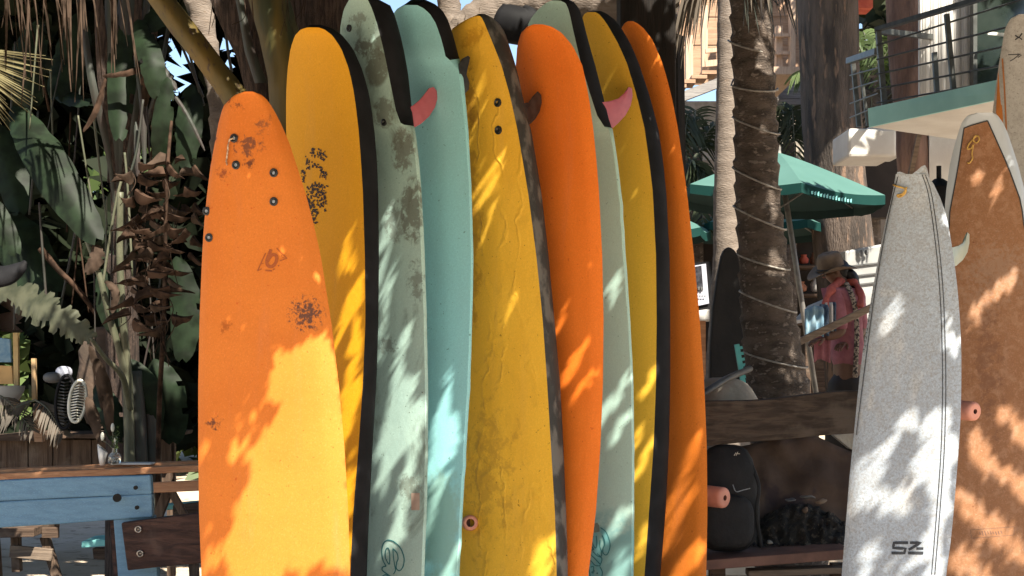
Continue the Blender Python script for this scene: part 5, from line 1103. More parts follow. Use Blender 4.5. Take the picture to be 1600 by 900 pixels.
MB().bar(P(1370, 46, 8.9), P(1600, -22, 7.8), .026, .04).mk('handrail', M['rail'], wh)
MB().bar(P(1326, 95, 10.2), P(1371, 80, 9.1), .04, .04).mk('handrail', M['rail'], wh)
MB().bar(P(1371, 48, 8.9), P(1458, 58, 9.9), .035, .035).mk('handrail', M['rail'], wh)
for ya, yb2 in ((68, 8), (90, 36), (113, 66), (136, 96), (158, 120)): railrow(ya + 3, yb2 - 10 if ya < 80 else yb2, .006, 'cable')
for k in range(4): MB().tube([P(1328, 118 + k * 22, 10.2), P(1372, 106 + k * 20, 9.0)], .005, 5).mk('cable', M['rail'], wh)
MB().bar(P(1372, 44, 8.9), P(1382, 166, 8.9), .032, .032).mk('baluster', M['rail'], wh); MB().bar(P(1479, 22, 8.35), P(1490, 142, 8.35), .028, .028).mk('baluster', M['rail'], wh); MB().bar(P(1460, 82, 9.3), P(1464, 146, 9.3), .03, .03).mk('baluster', M['rail'], wh)
MB().bar(P(1333, 100, 10.2), P(1342, 198, 10.2), .03, .03).mk('baluster', M['rail'], wh); MB().bar(P(1345, 110, 10.0), P(1356, 196, 10.0), .02, .02).mk('baluster', M['rail'], wh)
mb = MB(); mb.box(P(1366, 221, 9.9) + Vector((0, .3, 0)), .17 * 2, .5, .20); mb.mk('planter_box', M['white'], wh, bevel=.02)
MB().box(P(1392, 216, 10.5) + Vector((0, .3, 0)), .3, .5, .2).mk('planter_box', M['white'], wh, bevel=.02)
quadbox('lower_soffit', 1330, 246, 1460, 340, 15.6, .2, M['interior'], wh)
tag(MB().bar(P(1437, 205, 9.4), P(1422, 275, 9.4), .03, .03).mk('wooden_strut', M['greywood']), 'slanting pale strut under the balcony above the white board', 'strut')
mb = MB(); c = P(1467, 330, 6.6); mb.tube([c + Vector((0, 0, z)) for z in (-.12, 0, .11, .15)], [.075, .08, .075, .02], 14); mb.tube([c + Vector((0, 0, .15)), c + Vector((0, 0, .21))], [.012, .012], 8)
tag(mb.mk('black_can', M['slick'], smooth=True, auto=40), 'black bottle shaped can in the gap between the white and brown surfboards', 'bottle')

# white louvred cabinet behind the person
cb = empty('white_cabinet', P(1350, 430, 13.2), 'white plastic cabinet with grooved drawers behind the person in the hat', 'cabinet')
MB().prism([P(1320, 392, 13.4), P(1385, 380, 13.4), P(1385, 500, 13.4), P(1324, 500, 13.4)], (0, .5, 0)).mk('body', M['plastic'], cb, bevel=.02)
for y in (411, 427, 441): MB().prism([P(1326, y + 4, 13.38), P(1380, y - 2, 13.38), P(1380, y, 13.38), P(1326, y + 6.5, 13.38)], (0, .03, 0)).mk('drawer_groove', M['groove'], cb)
mb = MB()
for x, y, r in ((1346, 396, 4.2), (1354, 394.5, 3.4), (1347, 459, 2.6)): mb.ball(P(x, y, 13.36), r * 13.4 / F, .006, r * 1.3 * 13.4 / F, 10, 8)
mb.mk('printed_mark', M['groove'], cb)

# ------------------------------------------------------------ small palms behind
def small_palm(px, py, Y, n, ll, label, seed, m2='frondgreen', spread=(-80, 260)):
    c = P(px, py, Y); root = empty('small_palm', Vector((c.x, c.y, .4)), label, 'palm', 'low palms behind the terrace'); rnd = random.Random(seed)
    MB().tube([Vector((c.x, c.y, .4)), c], [.12, .09], 10).mk('trunk', M['trunkdark'], root)
    for i in range(n):
        a = R(spread[0] + (spread[1] - spread[0]) * i / (n - 1) + rnd.uniform(-9, 9)); L = ll * rnd.uniform(.8, 1.15); dy = rnd.uniform(-.5, .4)
        p1 = c + Vector((math.cos(a) * L * .5, dy * L * .5, abs(math.sin(a)) * L * .45 + .12 * L)); p2_ = c + Vector((math.cos(a) * L, dy * L, math.sin(a) * L * .55 - .12 * L))
        frond_mb([tuple(c), tuple(p1), tuple(p2_)], .30 * L + .08, 26, .55, .03, .012, seed=seed * 50 + i).mk('frond', None, root, mats=[M['stem'], M[m2]])
small_palm(1085, 240, 15.4, 9, .75, 'low dark palm between the end board and the pale trunk', 1)
small_palm(1068, 300, 14.9, 8, .5, 'lowest small palm beside the orange end board above the parasol', 2)
small_palm(1232, 225, 16.5, 10, .7, 'small palm between the dark palm trunk and the big tree', 3)
small_palm(1362, 120, 16.2, 11, .85, 'palm with pale fronds between the big tree and the balcony post', 4, 'farleaf')
small_palm(1362, 190, 16.0, 9, .6, 'brownish palm below the pale one at the balcony post', 5, 'frondgrey')
small_palm(1545, 120, 12.5, 7, .6, 'palm reflected dark behind the balcony window', 6)
# dead frond hanging from the top over the dark palm trunk
df = empty('dead_palm_frond', P(1130, -20, 7.3), 'grey drooping palm frond hanging over the top of the dark palm trunk', 'palm frond')
rb = random.Random(21); mb = MB()
mb.tube(crom([tuple(P(1190, -90, 7.25)), tuple(P(1130, -80, 7.2)), tuple(P(1080, -20, 7.2))], 6), .014, 6, 0)
def strip(mb, a, b, c_, w_):
    pth = crom([tuple(a), tuple(b), tuple(c_)], 4); vs = []
    for j, p in enumerate(pth): ww = w_ * (1 - .9 * (j / (len(pth) - 1)) ** 2); vs += [p - Vector((ww, .003, 0)), p + Vector((ww, .004, 0))]
    mb.add(vs, [(2 * j, 2 * j + 1, 2 * j + 3, 2 * j + 2) for j in range(len(pth) - 1)], 1)
for i in range(110):
    t = rb.random(); x = 1190 - 110 * t; y = -95 + 70 * t * t; L = rb.uniform(60, 130) * (1.1 if t > .5 else .8); Y = 7.2 + rb.uniform(-.2, .1)
    dx = -L * (.25 + .5 * t * rb.random()) if x < 1150 else rb.uniform(10, 40)
    strip(mb, P(x, y, Y), P(x + dx * .6, y + L * .35, Y), P(x + dx, y + L + 15, Y), rb.uniform(.006, .012))
mb.mk('leaflets', None, df, mats=[M['stem'], M['frondgrey']])
mb = MB(); df2 = empty('dead_palm_frond', P(1200, -40, 7.0), 'few thin dark leaflets hanging at the top right of the dark palm trunk', 'palm frond')
mb.tube([P(1150, -60, 7.1), P(1240, -70, 7.1)], .012, 6, 0)
for i in range(22):
    x = rb.uniform(1150, 1235); strip(mb, P(x, -60, 7.1), P(x + rb.uniform(0, 14), -10, 7.1), P(x + rb.uniform(4, 34), rb.uniform(15, 75), 7.1), rb.uniform(.004, .009))
mb.mk('leaflets', None, df2, mats=[M['stem'], M['stemdark']])

# ------------------------------------------------------------ black and white things in the shade at the left
wb = empty('ribbed_basket', P(108, 620, 8.7), 'long oval basket with black and white ribs hanging behind the counter', 'basket')
def oval(cx, cy, a, b, Y, tilt=0, n=28): return [P(cx + a * math.cos(t) * math.cos(tilt) - b * math.sin(t) * math.sin(tilt), cy + a * math.cos(t) * math.sin(tilt) + b * math.sin(t) * math.cos(tilt), Y) for t in [2 * math.pi * i / n for i in range(n + 1)]]
MB().tube(oval(121, 627, 13, 33, 8.6, R(8)), .010, 6).mk('rim', M['petal'], wb, smooth=True)
MB().tube(oval(102, 628, 15, 42, 8.7, R(4)), .010, 6).mk('rim', M['slick'], wb, smooth=True)
for i in range(13):
    y = 602 + i * 4.3; h = 13 * math.sqrt(max(0, 1 - ((y - 627) / 33) ** 2)); cx = 121 - (y - 627) * .14
    MB().tube([P(cx - h, y + 2, 8.62), P(cx, y - .5, 8.56), P(cx + h, y + 1.5, 8.6)], .0042, 5).mk('rib', M['petal'] if i % 1 == 0 else M['slick'], wb)
for i in range(14):
    y = 596 + i * 5; h = 14 * math.sqrt(max(0, 1 - ((y - 628) / 41) ** 2)); MB().tube([P(102 - h, y, 8.72), P(101, y + 2, 8.66), P(102 + h, y, 8.7)], .0045, 5).mk('rib', M['slick_dirty'], wb)
tag(softbox(P(82, 590, 8.8), .055, .05, .035, 2.4, 14, 8).mk('helmet', M['groove'], smooth=True), 'small white helmet shape beside the ribbed basket', 'helmet')
tag(softbox(P(100, 582, 8.85), .05, .05, .04, 2.4, 14, 8).mk('bag', M['paper'], smooth=True), 'crumpled white bag above the ribbed basket', 'bag')
bw = MB(); c = P(8, 628, 8.9); bw.tube([c + Vector((0, 0, z)) for z in (-.02, .02, .07, .10)], [.05, .09, .115, .12], 20); tag(bw.mk('white_bowl', M['plastic'], smooth=True, auto=50), 'white bowl on the shelf at the left edge', 'bowl')
yb = empty('yellow_panel', P(10, 570, 9.0), 'yellow wooden panel with a pale post at the left edge', 'panel')
MB().prism([P(-60, 568, 9.1), P(18, 572, 9.1), P(20, 600, 9.1), P(-60, 600, 9.1)], (0, .04, 0)).mk('board', mat('ochre_paint', (.55, .33, .12), (.45, .26, .09), 6, .6), yb)
MB().bar(P(25, 520, 9.05), P(27, 640, 9.05), .03, .03).mk('post', mat('ochre_post', (.5, .34, .14), (.42, .27, .1), 6, .6), yb); MB().bar(P(53, 560, 9.05), P(54, 625, 9.05), .025, .03).mk('post', mat('ochre_post2', (.42, .28, .14), (.32, .2, .1), 6, .6), yb)
MB().bar(P(60, 630, 8.95), P(62, 690, 8.95), .05, .05).mk('post', M['palewoodx'], yb)
MB().prism([P(-60, 520, 9.6), P(15, 530, 9.6), P(17, 566, 9.6), P(-60, 566, 9.6)], (0, .03, 0)).mk('pale_sheet', M['bluecloth'], yb)
tag(MB().prism([P(-60, 370, 10.5), P(30, 400, 10.5), P(60, 500, 10.5), P(20, 520, 10.5), P(-60, 510, 10.5)], (0, .2, 0)).mk('plastered_wall', mat('pink_plaster', (.42, .30, .25), (.32, .22, .18), 5, .85, .4, 30), bevel=.03), 'pinkish plastered wall showing between the leaves at the left edge', 'wall')
tag(MB().tube(crom([tuple(P(-40, 430, 7.5)), tuple(P(5, 432, 7.5)), tuple(P(30, 420, 7.5)), tuple(P(40, 408, 7.5))], 5), [.07, .07, .07, .068, .065, .06, .058, .055, .05, .045, .04, .035, .03, .02, .015, .01], 12, flat=.6).mk('black_hook', M['slick'], smooth=True), 'black curved rubber shape poking in at the left edge', 'rubber part')
tag(softbox(P(160, 590, 8.9), .16, .1, .32, 2.2, 16, 12, fn=lambda v: v.__iadd__(Vector((mnoise.noise(v * 9) * .04, 0, 0)))).mk('brown_sack', mat('brown_sack', (.10, .065, .045), (.05, .035, .025), 7, .9, .5, 30), smooth=True), 'slumped brown sack in the shade behind the counter', 'sack')
tag(MB().bar(P(150, 569, 8.85), P(200, 565, 8.85), .045, .04).mk('red_rail', mat('dusty_red', (.28, .11, .08), (.2, .08, .06), 9, .8)), 'dusty red rail behind the banana stems', 'rail')

# ------------------------------------------------------------ the person in the hat
pe = empty('person', P(1318, 620, 11.3), 'person in brown brimmed hat, pink shirt and coral scarf carrying clothes behind the handrail', 'person'); pe.location.z = .44
Yp = 11.3
def skin_body(name, nodes, edges, m, parent, sub=2):
    me = bpy.data.meshes.new(name); off = wloc(parent)
    me.from_pydata([tuple(n[0] - off) for n in nodes], edges, []); me.materials.append(m)
    o = bpy.data.objects.new(name, me); C.objects.link(o); o.parent = parent
    sk = o.modifiers.new('skin', 'SKIN'); sk.use_smooth_shade = True
    for i, n in enumerate(nodes): me.skin_vertices[0].data[i].radius = n[1] if hasattr(n[1], '__len__') else (n[1], n[1]); me.skin_vertices[0].data[i].use_root = (i == 0)
    sb = o.modifiers.new('subsurf', 'SUBSURF'); sb.levels = sub; sb.render_levels = sub
    return o
hip = P(1325, 580, Yp); ch_ = P(1322, 500, Yp); nk_ = P(1318, 447, Yp); hd = P(1303, 428, Yp)
sL = P(1303, 462, Yp - .12); sR = P(1337, 466, Yp + .1); eL = P(1316, 520, Yp - .18); wL = P(1288, 528, Yp - .22); eR = P(1345, 520, Yp + .12); wR = P(1320, 535, Yp - .1)
kn1 = P(1320, 650, Yp); kn2 = P(1334, 650, Yp + .1); f1 = Vector((hip.x - .05, Yp, .52)); f2 = Vector((hip.x + .08, Yp + .1, .52))
body = skin_body('body', [(hip, (.15, .12)), (ch_, (.14, .11)), (P(1320, 468, Yp), (.13, .10)), (nk_, .055), (hd, (.075, .085)), (P(1299, 420, Yp), (.07, .08)), (sL, .07), (eL, .048), (wL, .032), (sR, .07), (eR, .048), (wR, .032), (kn1, .08), (f1, .05), (f1 + Vector((-.14, -.02, -.03)), .035), (kn2, .08), (f2, .05), (f2 + Vector((-.14, -.02, -.03)), .035)],
    [(0, 1), (1, 2), (2, 3), (3, 4), (4, 5), (2, 6), (6, 7), (7, 8), (2, 9), (9, 10), (10, 11), (0, 12), (12, 13), (13, 14), (0, 15), (15, 16), (16, 17)], M['skin'], pe)
skin_body('shirt', [(P(1325, 582, Yp), (.17, .15)), (ch_, (.16, .13)), (P(1321, 470, Yp), (.15, .12)), (P(1319, 452, Yp), (.085, .08)), (sL, .088), (P(1312, 500, Yp - .17), .066), (P(1315, 520, Yp - .19), .058), (sR, .088), (P(1343, 500, Yp + .12), .066), (eR, .06)],
    [(0, 1), (1, 2), (2, 3), (2, 4), (4, 5), (5, 6), (2, 7), (7, 8), (8, 9)], M['shirt'], pe)
skin_body('skirt', [(P(1325, 575, Yp), (.175, .155)), (Vector((hip.x, Yp, .9)), (.2, .17)), (Vector((hip.x, Yp, .6)), (.22, .19))], [(0, 1), (1, 2)], M['hatband'], pe, 1)
# hands: palm with five fingers each
def hand(c, dirv, up, m, parent):
    nodes = [(c, (.030, .016)), (c + dirv * .045, (.034, .014)), (c + dirv * .08, (.034, .012))]; edges = [(0, 1), (1, 2)]
    sd = dirv.cross(up).normalized()
    for i, (o_, L) in enumerate(((-.027, .06), (-.009, .072), (.009, .068), (.027, .052))):
        k = len(nodes); b = c + dirv * .08 + sd * o_; nodes += [(b, .009), (b + dirv * L * .55 - up * .01, .008), (b + dirv * L * .8 - up * .035, .007)]; edges += [(2, k), (k, k + 1), (k + 1, k + 2)]
    k = len(nodes); b = c + dirv * .03 - sd * .03; nodes += [(b, .011), (b - sd * .025 + dirv * .03 - up * .01, .009), (b - sd * .03 + dirv * .055 - up * .025, .008)]; edges += [(1, k), (k, k + 1), (k + 1, k + 2)]
    return skin_body('hand', nodes, edges, m, parent, 1)
hand(wL, (wL - eL).normalized(), Vector((0, -.3, 1)).normalized(), M['skin'], pe); hand(wR, (wR - eR).normalized(), Vector((0, -.3, 1)).normalized(), M['skin'], pe)
# face (turned down to the left)
fc = MB(); hc = P(1301, 425, Yp)
fc.ball(hc + Vector((-.085, -.035, -.01)), .016, .014, .022, 10, 8); fc.mk('nose', M['skin'], pe, smooth=True)
MB().ball(hc + Vector((-.062, -.06, .008)), .010, .008, .007, 10, 8).mk('eye', M['hair'], pe, smooth=True)
MB().ball(hc + Vector((-.075, -.03, -.045)), .014, .022, .006, 10, 8).mk('mouth', mat('lips', (.25, .08, .06)), pe, smooth=True)
MB().ball(hc + Vector((.02, -.088, -.005)), .016, .008, .028, 10, 8).mk('ear', M['skin'], pe, smooth=True)
hb = MB(); hb.ball(P(1312, 424, Yp + .03), .085, .095, .10, 16, 12); hb.tube(crom([tuple(P(1318, 425, Yp)), tuple(P(1330, 432, Yp)), tuple(P(1335, 448, Yp + .02)), tuple(P(1334, 470, Yp + .03))], 5), [.05] * 8 + [.045] * 4 + [.035, .03, .02, .01], 10)
hb.mk('hair', M['hair'], pe, smooth=True)
# hat with curled brim, band
ht = MB(); hcn = P(1299, 421, Yp); HM = Matrix.Rotation(R(-14), 3, 'Y') @ Matrix.Rotation(R(12), 3, 'X')
def hv(x, y, z): return hcn + HM @ Vector((x, y, z))
vs = []; n = 40; prof_ = [(.092, .0), (.096, .02), (.094, .06), (.088, .10), (.075, .128), (.05, .138), (.0, .128)]
rows_ = [[hv(math.cos(2 * math.pi * j / n) * r * 1.12, math.sin(2 * math.pi * j / n) * r, z) for j in range(n)] for r, z in prof_]
for r in rows_: vs += r
ht.add(vs, [(i * n + j, i * n + (j + 1) % n, (i + 1) * n + (j + 1) % n, (i + 1) * n + j) for i in range(len(prof_) - 1) for j in range(n)])
vs = []
for i, r in enumerate((.09, .115, .145, .175, .19)):
    for j in range(n):
        a = 2 * math.pi * j / n; curl = (.05 * abs(math.sin(a)) ** 2 - .035 * abs(math.cos(a))) * ((r - .09) / .1) ** 1.5; vs.append(hv(math.cos(a) * r * 1.05, math.sin(a) * r * .95, curl))
ht.add(vs, [(i * n + j, (i + 1) * n + j, (i + 1) * n + (j + 1) % n, i * n + (j + 1) % n) for i in range(4) for j in range(n)])
hto = ht.mk('hat', M['hat'], pe, smooth=True); sm = hto.modifiers.new('solid', 'SOLIDIFY'); sm.thickness = .006
MB().tube([hv(math.cos(2 * math.pi * j / 32) * .108, math.sin(2 * math.pi * j / 32) * .098, .018) for j in range(33)], .012, 6, flat=.5).mk('hat_band', M['hatband'], hto, smooth=True)
sc_ = MB(); pth = crom([tuple(P(1288, 490, Yp - .22)), tuple(P(1292, 465, Yp - .21)), tuple(P(1305, 446, Yp - .13)), tuple(P(1320, 436, Yp)), tuple(P(1337, 444, Yp - .06)), tuple(P(1345, 462, Yp - .16)), tuple(P(1343, 480, Yp - .2))], 6)
sc_.tube(pth, [.022 + .010 * math.sin(i * .5) ** 2 + (.008 if 8 < i < 24 else 0) for i in range(len(pth))], 10, flat=.7); sc_.mk('scarf', M['scarf'], pe, smooth=True)
MB().tube(crom([tuple(P(1322, 442, Yp - .13)), tuple(P(1330, 458, Yp - .19)), tuple(P(1336, 480, Yp - .2)), tuple(P(1339, 520, Yp - .2)), tuple(P(1336, 590, Yp - .2))], 5), .022, 8, flat=.3).mk('strap', M['strap'], pe, smooth=True)
cl = 'clothes carried over the arm'
for i, (x, y, w_, h_, m, lb) in enumerate(((1274, 505, 13, 22, 'bluecloth', 'pale blue cloth hanging leftmost over the arm of the person in the hat'), (1286, 503, 10, 22, 'denim', 'dark denim garment on the arm, between the pale blue cloth and the white striped one'), (1295, 498, 8, 20, 'whitecloth', 'white garment carried between two dark ones by the person'), (1302, 500, 8, 22, 'denim', 'dark garment carried closest to the shirt of the person'), (1283, 545, 12, 22, 'shirt', 'pink garment hanging lowest below the handrail'))):
    vs = []; nn_ = 12
    for a_ in range(nn_):
        for b_ in range(8):
            u = a_ / (nn_ - 1); t = b_ / 7; q = P(x - w_ + 2 * w_ * u, y - h_ + 2 * h_ * t - 6 * math.sin(math.pi * u), Yp - .30 + .03 * i); q.y += .02 * math.sin(u * 12 + i) * (1 - .3 * t); vs.append(q)
    fs = [(a_ * 8 + b_, a_ * 8 + b_ + 1, (a_ + 1) * 8 + b_ + 1, (a_ + 1) * 8 + b_) for a_ in range(nn_ - 1) for b_ in range(7)]
    o = mk('garment', vs, fs, M[m]); sm = o.modifiers.new('solid', 'SOLIDIFY'); sm.thickness = .02; tag(o, lb, 'garment', cl)

# ------------------------------------------------------------ masses of leaves
def leafmass(name, label, pos, size, m, dirs=None, elong=2.2, kind='stuff', seed=0):
    rg = np.random.default_rng(seed); n = len(pos)
    a = rg.normal(size=(n, 3)) if dirs is None else dirs + .35 * rg.normal(size=(n, 3)); a /= np.linalg.norm(a, axis=1)[:, None]
    b = rg.normal(size=(n, 3)); b -= (b * a).sum(1)[:, None] * a; b /= np.linalg.norm(b, axis=1)[:, None]
    s_ = size * rg.uniform(.7, 1.25, (n, 1)); A_ = a * s_ * elong / 2; B_ = b * s_ / 2
    v = np.stack([pos - A_, pos + B_ - A_ * .1, pos + A_, pos - B_ - A_ * .1], 1).reshape(-1, 3)
    me = bpy.data.meshes.new(name); me.vertices.add(4 * n); me.vertices.foreach_set('co', v.ravel()); me.loops.add(4 * n); me.loops.foreach_set('vertex_index', np.arange(4 * n)); me.polygons.add(n)
    me.polygons.foreach_set('loop_start', np.arange(n) * 4); me.polygons.foreach_set('loop_total', np.full(n, 4)); me.materials.append(m); me.update(); me.validate()
    o = bpy.data.objects.new(name, me); C.objects.link(o); return tag(o, label, None, None, kind)
rg = np.random.default_rng(3)
def pxpy(p): return 800 + F * p[:, 0] / p[:, 1], HOR - F * (p[:, 2] - CAMH) / p[:, 1]
# dark thicket behind the left plants, with gaps to the sky
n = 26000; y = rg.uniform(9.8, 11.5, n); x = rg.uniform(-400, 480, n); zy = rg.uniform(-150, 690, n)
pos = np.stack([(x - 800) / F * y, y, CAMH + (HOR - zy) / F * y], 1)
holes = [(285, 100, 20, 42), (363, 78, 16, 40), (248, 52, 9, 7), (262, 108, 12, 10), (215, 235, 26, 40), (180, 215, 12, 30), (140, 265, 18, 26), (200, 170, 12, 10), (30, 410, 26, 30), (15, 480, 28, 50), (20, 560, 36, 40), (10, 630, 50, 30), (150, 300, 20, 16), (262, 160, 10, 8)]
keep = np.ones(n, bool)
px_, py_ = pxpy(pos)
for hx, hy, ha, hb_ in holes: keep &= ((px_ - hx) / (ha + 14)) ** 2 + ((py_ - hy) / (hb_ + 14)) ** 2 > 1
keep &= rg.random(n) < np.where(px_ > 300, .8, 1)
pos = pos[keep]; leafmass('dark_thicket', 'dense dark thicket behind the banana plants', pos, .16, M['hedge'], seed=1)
# far sunlit foliage
n = 16000; y = rg.uniform(17, 22, n); x = rg.uniform(-14, 0, n) ; top_ = 4.0 + .6 * np.sin(x * 1.3) + .4 * np.sin(x * 4.1)
pos = np.stack([x - 1, y, rg.uniform(0, 1, n) ** .7 * top_], 1); leafmass('far_foliage', 'sunlit foliage far behind the thicket', pos, .22, M['farleaf'], seed=2)

n = 9000; y = rg.uniform(18, 21, n); x = rg.uniform(4.9, 9.5, n)
pos = np.stack([x, y, rg.uniform(.5, 9.5, n)], 1); leafmass('far_foliage', 'dark green trees behind the balcony', pos, .24, M['frondgreen'], seed=9)
# ------------------------------------------------------------ unseen leaf clouds added overhead, gaps cut where sun patches fall
lit = []      # gaps: (x1,y1,x2,y2,r, depth) in photo pixels at the lit surface
def gap(b, *caps):
    for c_ in caps:
        x1, y1, x2, y2, r = c_; q = b.at((x1 + x2) / 2, (y1 + y2) / 2); lit.append((x1, y1, x2, y2, r, q.y, b))
gap(b2, (545, 375, 528, 425, 6), (562, 370, 556, 410, 4), (566, 440, 550, 500, 8), (540, 470, 530, 520, 5), (558, 520, 546, 620, 9), (525, 520, 520, 560, 4), (540, 640, 530, 700, 9), (556, 560, 552, 640, 8), (548, 740, 540, 800, 8), (540, 850, 535, 900, 8), (545, 600, 540, 680, 9))
gap(b3, (600, 40, 592, 60, 3), (575, 45, 555, 75, 4), (588, 38, 575, 62, 4), (605, 330, 600, 370, 5), (612, 360, 597, 430, 5), (600, 400, 596, 460, 5), (612, 430, 600, 500, 4), (600, 500, 597, 560, 4), (632, 520, 620, 600, 6), (617, 600, 602, 690, 7), (640, 600, 622, 700, 7), (655, 640, 640, 740, 9), (640, 740, 618, 830, 7), (632, 780, 622, 850, 6), (598, 720, 595, 780, 5))
gap(b4, (700, 600, 680, 680, 7), (690, 650, 672, 740, 8), (712, 655, 692, 740, 7), (690, 740, 675, 820, 6), (712, 860, 702, 900, 7), (681, 68, 674, 85, 3))
gap(b5, (748, 115, 742, 145, 6), (768, 118, 762, 140, 5), (750, 165, 742, 195, 7), (775, 210, 770, 225, 6), (762, 240, 748, 290, 8), (780, 245, 772, 275, 6), (765, 290, 755, 310, 5), (772, 320, 758, 360, 4), (820, 440, 800, 470, 4), (795, 480, 788, 510, 3.5), (852, 860, 845, 900, 13))
gap(b6, (880, 490, 874, 510, 5), (915, 540, 890, 580, 6), (918, 600, 905, 612, 9))
gap(b7, (965, 440, 965, 450, 9), (975, 605, 945, 640, 9), (940, 640, 935, 655, 5), (978, 660, 965, 675, 8), (975, 805, 955, 830, 10), (975, 870, 970, 890, 11))
gap(b8, (1022, 575, 1016, 600, 7), (998, 680, 992, 695, 6), (1018, 700, 995, 735, 7), (1008, 830, 1000, 860, 8))
gap(b9, (1060, 800, 1045, 850, 7), (1075, 880, 1060, 900, 15), (1085, 690, 1082, 720, 9), (1052, 780, 1046, 840, 6))
gap(b10, (1397, 480, 1392, 495, 12), (1482, 500, 1486, 560, 8), (1470, 640, 1480, 720, 14), (1470, 740, 1472, 800, 15), (1455, 840, 1460, 900, 16), (1425, 640, 1450, 680, 10), (1385, 690, 1378, 720, 10), (1335, 730, 1335, 790, 7), (1358, 740, 1355, 790, 6), (1390, 770, 1400, 800, 11), (1360, 860, 1350, 900, 10), (1478, 330, 1482, 360, 6), (1440, 710, 1450, 760, 10))
gap(b11, (1540, 250, 1535, 262, 9), (1525, 280, 1525, 288, 8), (1567, 275, 1548, 325, 8), (1580, 430, 1568, 452, 12), (1548, 460, 1518, 500, 9), (1575, 640, 1610, 690, 12), (1525, 680, 1560, 750, 11), (1508, 760, 1590, 880, 13), (1500, 862, 1530, 905, 13), (1585, 740, 1620, 800, 13), (1580, 240, 1586, 246, 7))
poly1 = [(425, 545), (432, 528), (470, 533), (500, 520), (512, 522), (535, 560), (545, 640), (548, 760), (548, 905), (372, 905), (362, 870), (350, 845), (362, 810), (366, 785), (374, 765), (392, 745), (410, 752), (388, 728), (392, 706), (386, 690), (402, 672), (418, 664), (404, 640), (430, 640), (470, 626), (440, 612), (424, 600), (421, 570)]
shade1 = [(410, 636, 510, 618, 15), (395, 748, 450, 718, 10), (410, 690, 490, 702, 6), (366, 874, 398, 862, 10), (380, 800, 420, 792, 4), (424, 570, 500, 562, 4), (405, 668, 520, 664, 4)]
tri1 = [(484, 408), (492, 408), (500, 440), (497, 445)]
pt1 = [(318, 695, 322, 702, 5), (364, 696, 368, 704, 6), (325, 872, 330, 885, 11), (398, 645, 402, 647, 4)]
gap(b1, *pt1)
def inpoly(x, y, poly):
    c_ = np.zeros(len(x), bool); n = len(poly)
    for i in range(n):
        x1, y1 = poly[i]; x2, y2 = poly[(i + 1) % n]
        with np.errstate(divide='ignore', invalid='ignore'): m_ = ((y1 > y) != (y2 > y)) & (x < (x2 - x1) * (y - y1) / (y2 - y1 + 1e-9) + x1)
        c_ ^= m_
    return c_
S = np.array(SUN)
def blocked_mask(pos, pts_all, extra=2.0):
    """True where a leaf would close one of the gaps"""
    bad = np.zeros(len(pos), bool)
    for off in pts_all:
        p = pos + off
        polys = [(poly1, b1.at(460, 720).y), (tri1, b1.at(492, 430).y)]
        for poly, Yd in polys:
            t = (p[:, 1] - Yd) / S[1]; q = p - t[:, None] * S; x = 800 + F * q[:, 0] / Yd; y = HOR - F * (q[:, 2] - CAMH) / Yd; m_ = inpoly(x, y, poly)
            for x1, y1, x2, y2, r in shade1:
                d2 = (x2 - x1) ** 2 + (y2 - y1) ** 2; u = np.clip(((x - x1) * (x2 - x1) + (y - y1) * (y2 - y1)) / d2, 0, 1)
                m_ &= (x - x1 - u * (x2 - x1)) ** 2 + (y - y1 - u * (y2 - y1)) ** 2 > (r * (1 - .6 * u)) ** 2
            bad |= m_
        for x1, y1, x2, y2, r, Yd, b in lit:
            t = (p[:, 1] - Yd) / S[1]; q = p - t[:, None] * S; x = 800 + F * q[:, 0] / Yd; y = HOR - F * (q[:, 2] - CAMH) / Yd
            d2 = (x2 - x1) ** 2 + (y2 - y1) ** 2; u = np.clip(((x - x1) * (x2 - x1) + (y - y1) * (y2 - y1)) / max(d2, 1e-6), 0, 1)
            bad |= (x - x1 - u * (x2 - x1)) ** 2 + (y - y1 - u * (y2 - y1)) ** 2 < (r + extra + (1.6 if r < 8 else 0)) ** 2
    return bad
n = 130000
tx = rg.uniform(-2.7, 3.3, n); ty = rg.uniform(4.7, 6.7, n); tz = rg.uniform(-.1, 3.0, n)
treq = np.maximum(1.1, (2.95 - tz + .26 * (ty - 5)) / .905) + rg.uniform(0, 1, n) ** 1.5 * .8
pos = np.stack([tx, ty, tz], 1) + treq[:, None] * S
ld = np.array([-.30, .25, -.9]); ld = ld / np.linalg.norm(ld)
bad = blocked_mask(pos, [np.zeros(3), ld * .04, -ld * .04])
pos = pos[~bad]
leafmass('shade_leaves', 'unseen foliage overhead, shaped to dapple the row of boards', pos, .042, M['farleaf'], dirs=np.tile(ld, (len(pos), 1)), elong=2.6, seed=5)
# unseen leaf clouds added to shade the left background and right trunks
def crown(n, xr, yr, zr, tr_, size, seed, label, keepfn=None):  # floating leaves without a trunk, added to shade a target region
    rg2 = np.random.default_rng(seed); tx = rg2.uniform(*xr, n); ty = rg2.uniform(*yr, n); tz = rg2.uniform(*zr, n)
    p0 = np.stack([tx, ty, tz], 1); base = np.maximum(tr_[0], ((2.3 + .26 * ty) - (tz)) / .905) + .15; pos = p0 + (base + rg2.uniform(0, tr_[1], n))[:, None] * S
    px__, py__ = pxpy(pos); k = (py__ < -60) | (pos[:, 1] < .3)
    cl_ = np.array([mnoise.noise(Vector(v * 1.1)) for v in pos]); k &= cl_ > (-.3 if keepfn is None else keepfn)
    for (lx, ly, lY, lr) in LITSPOTS:
        c_ = np.array(P(lx, ly, lY)); d = pos - c_; t = d @ S; dist = np.linalg.norm(d - t[:, None] * S, axis=1); k &= ~((t > 0) & (dist < lr))
    k &= ~blocked_mask(pos, [np.zeros(3)], 11)
    leafmass('shade_leaves', label, pos[k], size, M['farleaf'], seed=seed)
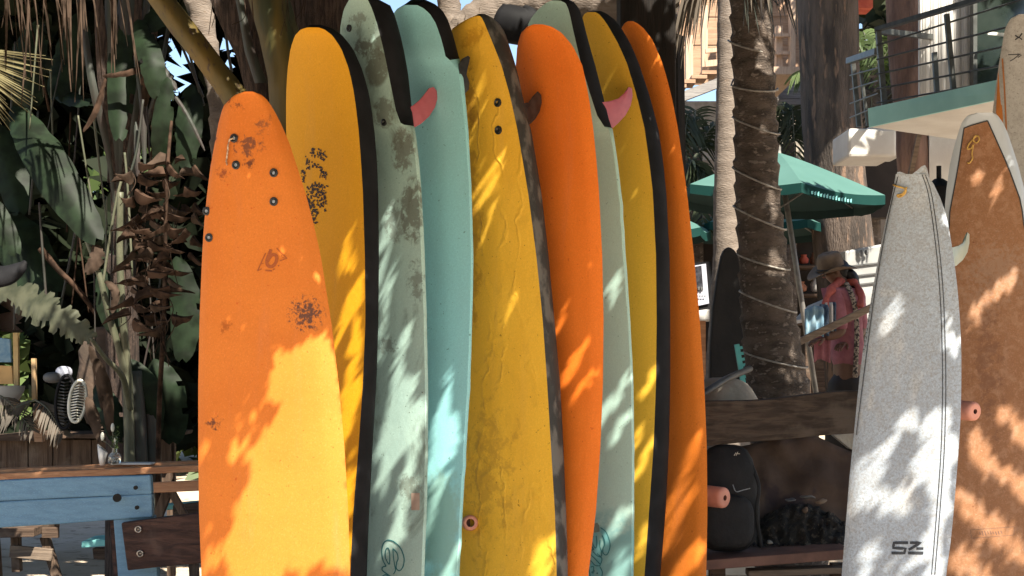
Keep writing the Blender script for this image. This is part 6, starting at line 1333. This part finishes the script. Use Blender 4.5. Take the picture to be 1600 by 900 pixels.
LITSPOTS = [(80, 500, 7.7, .32), (10, 470, 7.7, .25), (125, 625, 8.7, .10), (90, 240, 8.0, .06), (20, 110, 7.8, .22), (100, 60, 7.4, .12), (150, 90, 7.4, .08), (150, 560, 8, .10), (190, 400, 8, .06), (170, 470, 8, .07), (10, 580, 9, .4), (10, 630, 8.9, .3), (160, 700, 7.7, .15), (60, 735, 7.6, .2), (20, 737, 7.6, .15), (240, 725, 7.7, .15), (110, 732, 7.65, .12), (260, 757, 7.6, .1), (240, 800, 8.3, .12), (150, 850, 8.6, .2), (60, 865, 8.8, .2), (60, 650, 8.8, .3), (320, 60, 8.6, .25), (300, 20, 8.6, .3), (340, 100, 8.6, .2), (700, 20, 9, .4), (700, 60, 9, .35),
            (1138, 150, 10.2, .35), (1138, 250, 10.2, .35), (1136, 350, 10.2, .3), (1138, 40, 10.2, .35), (760, 35, 7.8, .3), (840, 0, 7.8, .2), (900, 0, 7.8, .25), (1196, 45, 7.5, .09), (1190, 200, 7.5, .07), (1205, 320, 7.5, .09), (1200, 430, 7.5, .10), (1205, 520, 7.5, .05), (1235, 590, 7.5, .12), (1200, 100, 7.5, .07), (1205, 260, 7.5, .05), (1320, 350, 14.6, .5), (1290, 340, 14.6, .4), (1310, 580, 14.6, .3), (1345, 410, 13.2, .4), (1120, 600, 7, .2), (1400, 180, 8.7, .10), (1455, 166, 8.4, .12), (1500, 155, 8.2, .08), (1535, 148, 8.1, .12), (1470, 80, 9.9, .16), (1505, 110, 9.9, .2), (1450, 30, 9.9, .15), (1300, 275, 13, .8), (1150, 300, 13, .8), (1230, 265, 13, .8), (1160, 40, 7.2, .05), (1100, 40, 7.2, .3)]
LITSPOTS += [(x, y, CAMH / (y - HOR) * F, r) for x, y, r in ((100, 885, .5), (45, 898, .4), (135, 838, .4), (290, 893, .4), (160, 892, .5), (15, 872, .4), (285, 800, .3), (60, 832, .4), (250, 838, .3))]
crown(24000, (-2.9, -.1), (6.0, 7.4), (1.5, 4.0), (1.2, 1.0), .09, 16, 'unseen leaf cloud added overhead to shade the yellow green stalks', -.75)
crown(60000, (-5.2, -.6), (6.6, 11), (-.2, 4.4), (1.2, 1.2), .10, 12, 'unseen leaf cloud added overhead to shade the plants on the left', -.6)
crown(16000, (.6, 3.4), (6.3, 8.8), (-.1, 4.0), (1.2, 1.1), .10, 13, 'unseen leaf cloud added overhead to shade the palm trunk and beam')
crown(9000, (2.2, 5.5), (8.0, 12.4), (.6, 4.6), (1.2, 1.2), .12, 14, 'unseen leaf cloud added overhead to shade the balcony', .16)
crown(36000, (2.2, 5.2), (14.0, 15.2), (2.9, 6.0), (1.5, 1.5), .12, 15, 'unseen leaf cloud added overhead to shade the big trunk')
